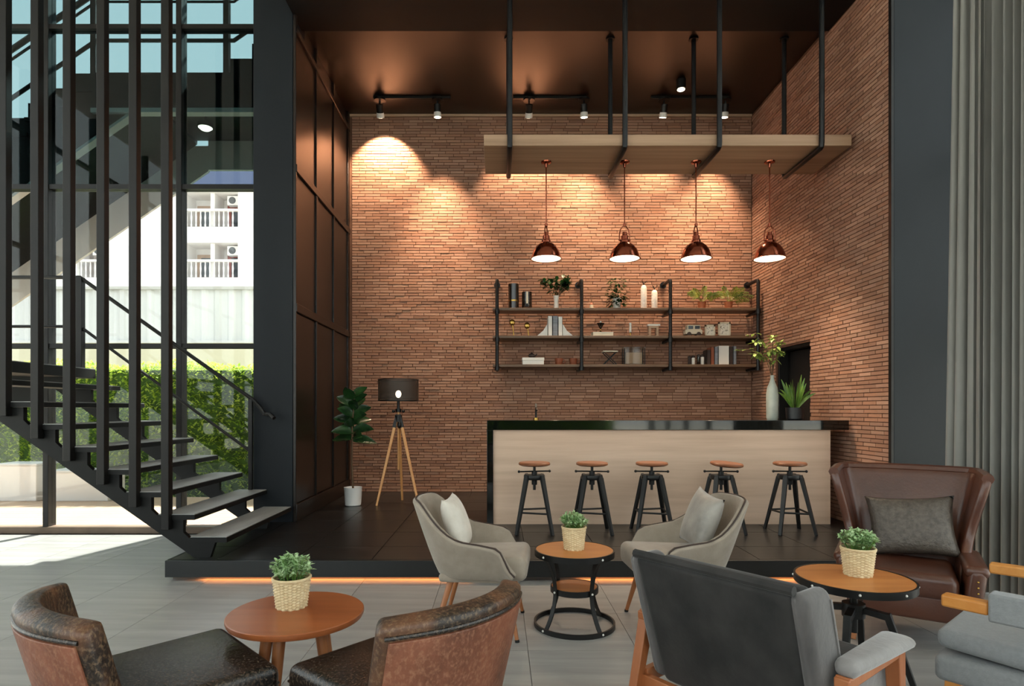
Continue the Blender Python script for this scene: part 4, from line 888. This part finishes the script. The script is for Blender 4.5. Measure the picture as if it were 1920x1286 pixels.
# ---- walnut table
t = thing('side_table', 'round walnut coffee table on splayed wooden legs between the worn leather chairs', 'table', (-0.80, 2.385, 0))
MB().lathe([(0.001, 0.488), (0.235, 0.488), (0.256, 0.497), (0.261, 0.508), (0.261, 0.518), (0.258, 0.521), (0.001, 0.521)], 64).build('tabletop', 'walnut', t)
for a in (-122, -98, -30, 60):
    c, s = math.cos(R(a)), math.sin(R(a)); MB().tube([(c * 0.13, s * 0.13, 0.488), (c * 0.22, s * 0.22, 0.0)], [0.024, 0.014], 12).build('leg', 'leg_wood', t)
MB().cyl((0, 0, 0.46), (0, 0, 0.488), 0.15, n=24).build('apron', 'walnut', t)

# ---- shell armchairs
def shell_chair(label, loc, f):
    t = thing('shell_armchair', label, 'chair', (*loc, 0), facing(*f))
    def rim(s): return 0.785 - 0.03 * s - 0.205 * smooth(0.20, 0.62, s) - 0.02 * smooth(0.6, 0.9, s) - 0.15 * smooth(0.84, 1.0, s)
    def sh_(tt, h):
        s = abs(tt); k = h ** 0.8; a = 0.225 + 0.09 * k; b = 0.20 + 0.09 * k + 0.07 * h
        if s < 0.6: th = R(90) * s / 0.6; x, y = a * math.sin(th) ** 0.85 if s > 0 else 0, -b * math.cos(th) ** 0.8 if s < 0.6 else 0
        else: q = (s - 0.6) / 0.4; x, y = a - 0.01 * q, q * (0.24 + 0.02 * h)
        return (sgn(tt) * x, y - 0.02, 0.35 + h * (rim(s) - 0.35))
    soft(MB().grid(lambda u, v: sh_(2 * u - 1, v), 33, 9), 'shell', 'taupe_fabric', t, solid=0.045, bevel=0.016)
    MB().tube([Vector(sh_(2 * k / 48 - 1, 1)) + Vector((0, 0, 0.002)) for k in range(49)], 0.006, 6).build('piping', 'book_dark', t)
    soft(move(rbox((0.47, 0.50, 0.13), 0.045, 5), lambda v: Vector((v.x * (1 - 0.14 * smooth(0.0, 0.25, -v.y)), v.y + 0.055, v.z + 0.395 + (0.012 if v.y > 0.1 and v.z > 0 else 0)))), 'seat_cushion', 'taupe_fabric', t)
    soft(move(rbox((0.44, 0.44, 0.05), 0.02, 3), lambda v: v + Vector((0, 0.01, 0.34))), 'seat_base', 'taupe_fabric', t)
    for sx in (-1, 1):
        for sy in (-1, 1):
            lg = MB().tube([(sx * 0.17, sy * 0.16 + 0.02, 0.33), (sx * 0.25, sy * 0.24 + 0.01, 0.012)], [0.020, 0.011], 12).build('leg', 'leg_wood', t); MB().cyl((sx * 0.252, sy * 0.242 + 0.01, 0), (sx * 0.25, sy * 0.24 + 0.01, 0.014), 0.013, n=10).build('foot_cap', 'black_metal', lg)
    return t
shell_chair('taupe shell armchair with cream pillow beside the metal-rimmed table', (-0.12, 3.69), (1.0, -0.10))
shell_chair('taupe shell armchair with silvery pillow behind the charcoal velvet chair', (1.10, 3.70), (-1.0, -0.06))
pillow_obj('throw_pillow', 'cream throw pillow leaning in the taupe shell armchair', 0.36, 0.34, 0.13, 'cream_fabric', (-0.255, 3.66, 0.635), facing(1, -0.1), R(20))
pillow_obj('throw_pillow', 'silvery grey throw pillow leaning in the taupe shell armchair by the velvet chair', 0.37, 0.36, 0.13, 'silver_fabric', (1.235, 3.68, 0.645), facing(-1, -0.1), R(20), R(-6))

# ---- metal rimmed hourglass table
t = thing('hourglass_table', 'round wood table with black hourglass metal base and lower shelf', 'table', (0.463, 3.69, 0)); H = 0.463
MB().lathe([(0.001, H - 0.022), (0.234, H - 0.022), (0.234, H), (0.001, H)], 56).build('tabletop', 'oak_top', t)
MB().lathe([(0.234, H - 0.034), (0.243, H - 0.034), (0.243, H + 0.002), (0.234, H + 0.002), (0.234, H - 0.034)], 56).build('rim', 'black_metal', t)
MB().lathe([(0.001, 0.215), (0.138, 0.215), (0.138, 0.24), (0.001, 0.24)], 40).build('lower_shelf', 'oak_top', t); MB().lathe([(0.138, 0.208), (0.146, 0.208), (0.146, 0.242), (0.138, 0.242), (0.138, 0.208)], 40).build('shelf_rim', 'black_metal', t)
MB().lathe([(0.236, 0.0), (0.247, 0.0), (0.247, 0.028), (0.236, 0.028), (0.236, 0.0)], 56).build('base_ring', 'black_metal', t)
for k in range(4):
    a = R(35 + 90 * k); c, s = math.cos(a), math.sin(a); m = MB(); pr = []
    for i in range(17):
        z = H - 0.02 - (H - 0.03) * i / 16; q = (z - 0.225) / 0.225; pr.append((0.152 + 0.082 * q * q, z))
    for (r0, za), (r1, zb_) in zip(pr, pr[1:]): m.bar((c * r0, s * r0, za), (c * r1, s * r1, zb_ - 0.002), 0.028, 0.007, up=(c, s, 0))
    m.build('leg', 'black_metal', t, ang=0)
    for z, r in ((H - 0.017, 0.243), (0.014, 0.247), (0.225, 0.158)): MB().ball((c * r, s * r, z), 0.007, 8, 6).build('bolt', 'spot_white', t)

# ---- round table with black rim beside the wing chair
t = thing('crank_table', 'round honey oak table with black metal rim on splayed black legs', 'table', (1.69, 2.87, 0)); H = 0.52
MB().lathe([(0.001, H - 0.022), (0.249, H - 0.022), (0.249, H), (0.001, H)], 56).build('tabletop', 'oak_top', t); MB().lathe([(0.249, H - 0.032), (0.258, H - 0.032), (0.258, H + 0.002), (0.249, H + 0.002), (0.249, H - 0.032)], 56).build('rim', 'black_metal', t)
MB().cyl((0, 0, 0.26), (0, 0, H - 0.022), 0.018, n=12).cyl((0, 0, H - 0.06), (0, 0, H - 0.022), 0.07, n=16).build('screw_post', 'black_metal', t); MB().cyl((0, 0, 0.335), (0, 0, 0.40), 0.05, n=16).build('hub', 'black_metal', t)
for k in range(4):
    a = R(-40 + 90 * k); c, s = math.cos(a), math.sin(a)
    m = MB().taper((c * 0.03, s * 0.03, 0.375), (c * 0.145, s * 0.145, 0.36), 0.035, 0.035, 0.03, 0.03, up=(0, 0, 1)).taper((c * 0.135, s * 0.135, 0.375), (c * 0.26, s * 0.26, 0.0), 0.034, 0.024, 0.03, 0.022, up=(c, s, 0)).build('leg', 'black_metal', t, bevel=0.003)
for k in range(8):
    a = R(20 + 45 * k); MB().ball((0.258 * math.cos(a), 0.258 * math.sin(a), H - 0.015), 0.006, 8, 6).build('bolt', 'spot_white', t)

# ---- herb planters
def herb(loc, r, h, ph, label, seed):
    t = thing('herb_planter', label, 'plant', loc, group='herb planters on the tables'); rnd = random.Random(seed)
    def wk(u, v):
        a = 2 * math.pi * u; row = int(v * 20.99); k = (0.80 + 0.20 * v) * r
        k += 0.0035 * math.sin(a * 13 + math.pi * row) + 0.0022 * (0.5 - abs((v * 21) % 1 - 0.5))
        return (k * math.cos(a), k * math.sin(a), v * h)
    MB().grid(wk, 104, 43, True).build('basket', 'wicker', t, ang=80)
    MB().tube([(r * math.cos(a * math.pi / 16), r * math.sin(a * math.pi / 16), h) for a in range(32)], 0.006, 6, closed=True).build('basket_rim', 'wicker', t)
    MB().lathe([(0.80 * r - 0.004, 0.0), (0.8 * r - 0.006, 0.004), (0.001, 0.004)], 24).build('basket_bottom', 'wicker', t); MB().lathe([(r - 0.008, h - 0.015), (0.001, h - 0.008)], 24).build('soil', 'soil', t)
    m = MB(); st_ = MB()
    for i in range(85):
        a = rnd.uniform(0, 6.283); q = math.sqrt(rnd.random()); el = math.sqrt(max(0, 1 - q * q))
        top = Vector((q * math.cos(a) * r * 1.12, q * math.sin(a) * r * 1.12, h + 0.012 + ph * (0.30 + 0.70 * el) * rnd.uniform(0.78, 1.0))); b = Vector((top.x * 0.5, top.y * 0.5, h - 0.012))
        st_.tube([b, top], 0.0012, 4)
        for j in range(9):
            p = b.lerp(top, rnd.uniform(0.45, 1.02)); d = Vector((rnd.uniform(-1, 1), rnd.uniform(-1, 1), rnd.uniform(-0.2, 0.9)))
            m.leaf(p, d, rnd.uniform(0.016, 0.026), rnd.uniform(0.010, 0.015), 0.15, seg=2)
    st_.build('stems', 'blade_leaf', t); o = m.build('foliage', 'herb_leaf', t, ang=60)
herb((-0.838, 2.44, 0.521), 0.073, 0.118, 0.082, 'small green herb in a wicker pot on the walnut table', 1)
herb((0.462, 3.70, 0.463), 0.073, 0.135, 0.080, 'small green herb in a wicker pot on the hourglass metal table', 2)
herb((1.735, 2.91, 0.52), 0.074, 0.130, 0.085, 'small green herb in a wicker pot on the honey oak table', 3)

# ---- charcoal velvet lounge chair
t = thing('lounge_chair', 'charcoal velvet lounge chair on a reddish wood frame with padded arms', 'chair', (1.01, 2.255, 0), facing(0.80, 0.60))
def slab(x0, x1, y_b, y_t, z_b, z_t, th, flare=0.0):
    m = rbox((x1 - x0, th, z_t - z_b), min(th * 0.35, 0.03), 4)
    return move(m, lambda v: Vector(((x0 + x1) / 2 + v.x * (1 + flare * ((v.z / (z_t - z_b)) + 0.5)), y_b + (y_t - y_b) * (v.z / (z_t - z_b) + 0.5) + v.y, (z_b + z_t) / 2 + v.z)))
soft(slab(-0.285, 0.285, -0.215, -0.375, 0.27, 0.775, 0.075, 0.05), 'back_shell', 'velvet', t)
soft(slab(-0.27, 0.27, -0.125, -0.275, 0.40, 0.765, 0.09, 0.04), 'back_cushion', 'velvet', t)
for sx in (-1, 1):
    soft(slab(sx * 0.305 - 0.03, sx * 0.305 + 0.03, -0.17, -0.325, 0.28, 0.775, 0.17, 0.0), 'side_wing', 'velvet_sidelit', t)
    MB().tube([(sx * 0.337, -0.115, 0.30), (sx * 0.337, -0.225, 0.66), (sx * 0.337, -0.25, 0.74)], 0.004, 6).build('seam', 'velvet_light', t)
MB().tube([(-0.30, -0.40, 0.782), (0.30, -0.40, 0.782)], 0.016, 8).build('top_roll', 'velvet', t)
soft(move(rbox((0.56, 0.54, 0.13), 0.04, 4), lambda v: v + Vector((0, 0.06, 0.36 - 0.05 * (v.y < 0)))), 'seat_cushion', 'velvet', t)
for sx in (-1, 1):
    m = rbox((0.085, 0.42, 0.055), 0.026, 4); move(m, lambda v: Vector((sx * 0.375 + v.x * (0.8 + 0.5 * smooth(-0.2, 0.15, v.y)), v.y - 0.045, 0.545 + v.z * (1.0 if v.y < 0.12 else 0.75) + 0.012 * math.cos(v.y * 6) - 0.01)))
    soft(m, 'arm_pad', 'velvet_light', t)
    MB().taper((sx * 0.375, -0.27, 0.50), (sx * 0.375, 0.13, 0.510), 0.045, 0.045, 0.032, 0.032, up=(0, 0, 1)).build('arm_rail', 'frame_wood', t, bevel=0.004)
    MB().taper((sx * 0.375, 0.12, 0.515), (sx * 0.375, 0.17, 0), 0.05, 0.032, 0.05, 0.03).build('front_leg', 'frame_wood', t, bevel=0.004); MB().taper((sx * 0.375, -0.235, 0.515), (sx * 0.375, -0.37, 0), 0.045, 0.03, 0.05, 0.03).build('rear_leg', 'frame_wood', t, bevel=0.004)
    MB().bar((sx * 0.36, -0.27, 0.27), (sx * 0.36, 0.14, 0.29), 0.03, 0.055).build('side_rail', 'frame_wood', t, bevel=0.003)
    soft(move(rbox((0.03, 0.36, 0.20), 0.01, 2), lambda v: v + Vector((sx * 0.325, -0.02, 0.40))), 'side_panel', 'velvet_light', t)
MB().bar((-0.37, -0.275, 0.25), (0.37, -0.275, 0.25), 0.03, 0.06).build('rear_rail', 'frame_wood', t, bevel=0.003); MB().bar((-0.37, 0.14, 0.28), (0.37, 0.14, 0.28), 0.03, 0.055).build('front_rail', 'frame_wood', t, bevel=0.003)

# ---- brown leather wing chair
FW = (-0.55, -0.83)
t = thing('wing_chair', 'brown leather wingback armchair beside the curtain with a dark pillow', 'chair', (2.41, 3.56, 0), facing(*FW))
def wg(tt, h):
    s = abs(tt); wd = 0.255 + 0.125 * h ** 1.3
    x = wd * (s / 0.62 if s < 0.62 else 1 + 0.05 * (s - 0.62)); c = smooth(0.45, 0.75, s)
    fwd = max(0, s - 0.55) / 0.45 * (0.20 + 0.12 * smooth(0.35, 1, h) + 0.10 * (1 - smooth(0, 0.5, h)))
    y = -0.26 - 0.20 * h + fwd + 0.02 * c
    return (sgn(tt) * min(x, wd * 1.02), y, 0.30 + h * (0.635 - 0.015 * s * s))
soft(MB().grid(lambda u, v: wg(2 * u - 1, v), 33, 15), 'wing_back', 'brown_leather', t, solid=0.05, bevel=0.018)
MB().tube([Vector(wg(2 * k / 40 - 1, 1)) for k in range(41)] , 0.030, 8).build('top_piping', 'brown_leather', t)
soft(move(rbox((0.46, 0.50, 0.14), 0.045, 5), lambda v: v + Vector((0, 0.07, 0.355 + (0.015 * (1 - (v.x / 0.23) ** 2) if v.z > 0 else 0)))), 'seat_cushion', 'brown_leather', t)
soft(move(rbox((0.58, 0.60, 0.14), 0.02, 3), lambda v: v + Vector((0, 0.01, 0.245))), 'seat_base', 'brown_leather', t)
for sx in (-1, 1):
    m = rbox((0.085, 0.52, 0.24), 0.035, 4); move(m, lambda v: Vector((sx * 0.285 + v.x + sx * 0.02 * (v.z > 0), v.y + 0.05, v.z + 0.365 - 0.03 * smooth(-0.1, 0.26, -v.y) * 0)))
    soft(m, 'arm', 'brown_leather', t)
    soft(move(rbox((0.11, 0.50, 0.065), 0.03, 4), lambda v: Vector((sx * 0.303 + v.x, v.y + 0.055, v.z + 0.465))), 'arm_roll', 'brown_leather', t)
    for k in range(6): MB().ball((sx * 0.305, 0.312, 0.27 + 0.03 * k), 0.006, 8, 6).build('stud', 'brass', t)
    for sy in (-1, 1): MB().taper((sx * 0.24, sy * 0.23 + 0.01, 0.18), (sx * 0.26, sy * 0.27 + 0.01, 0), 0.05, 0.03).build('leg', 'leg_wood', t, bevel=0.003)
f = Vector((*FW, 0)).normalized()
pc = Vector((2.40, 3.575, 0)) + f * (-0.12)
pillow_obj('leather_pillow', 'dark crocodile-textured pillow propped in the leather wing chair', 0.46, 0.37, 0.14, 'croc_leather', (pc.x + 0.035, pc.y - 0.02, 0.615), facing(*FW), R(21), R(5))

# ---- grey fabric chair with honey wood arms
t = thing('grey_armchair', 'grey fabric armchair with honey wood arm tips beside the wing chair', 'chair', (2.08, 2.285, 0), facing(-0.64, 0.77))
def gp(a, r=0.345): return (r * math.sin(a), 0.0 - 0.27 * math.cos(a))
pts = [(-0.355, 0.24), (-0.36, 0.10)] + [gp(-R(90) + R(180) * k / 12, 0.36) for k in range(13)] + [(0.36, 0.10), (0.345, 0.24)]
def arc(pts, z, wd, ht, name, m):
    mb = MB(); n = len(pts); vs = []
    for i, p in enumerate(pts):
        a = Vector(pts[max(0, i - 1)]); b = Vector(pts[min(n - 1, i + 1)]); d = (b - a).normalized(); q = Vector((-d.y, d.x)); p = Vector(p)
        for (e, zz) in ((-1, -1), (1, -1), (1, 1), (-1, 1)): vs.append((p.x + q.x * e * wd / 2, p.y + q.y * e * wd / 2, z + zz * ht / 2))
    fs = [(4 * i + j, 4 * i + (j + 1) % 4, 4 * i + 4 + (j + 1) % 4, 4 * i + 4 + j) for i in range(n - 1) for j in range(4)] + [(0, 1, 2, 3), (4 * n - 1, 4 * n - 2, 4 * n - 3, 4 * n - 4)]
    return mb.add(vs, fs).build(name, m, t, bevel=0.008)
arc(pts[:2], 0.615, 0.055, 0.045, 'arm_tip', 'honey_wood'); arc(pts[-2:], 0.615, 0.055, 0.045, 'arm_tip', 'honey_wood'); arc(pts[1:-1], 0.625, 0.075, 0.10, 'back_rest', 'grey_fabric')
soft(move(rbox((0.58, 0.56, 0.075), 0.03, 4), lambda v: Vector((v.x, v.y, v.z + 0.415 + 0.03 * smooth(-0.1, 0.28, v.y)))), 'seat_cushion', 'grey_fabric', t)
soft(move(rbox((0.60, 0.57, 0.10), 0.025, 4), lambda v: v + Vector((0, 0, 0.335))), 'seat_base', 'grey_fabric', t)
for sx in (-1, 1):
    MB().taper((sx * 0.25, 0.23, 0.29), (sx * 0.26, 0.25, 0), 0.05, 0.034).build('front_leg', 'honey_wood', t, bevel=0.003)
    MB().taper((sx * 0.25, -0.23, 0.60), (sx * 0.27, -0.28, 0), 0.045, 0.03).build('rear_leg', 'honey_wood', t, bevel=0.003)
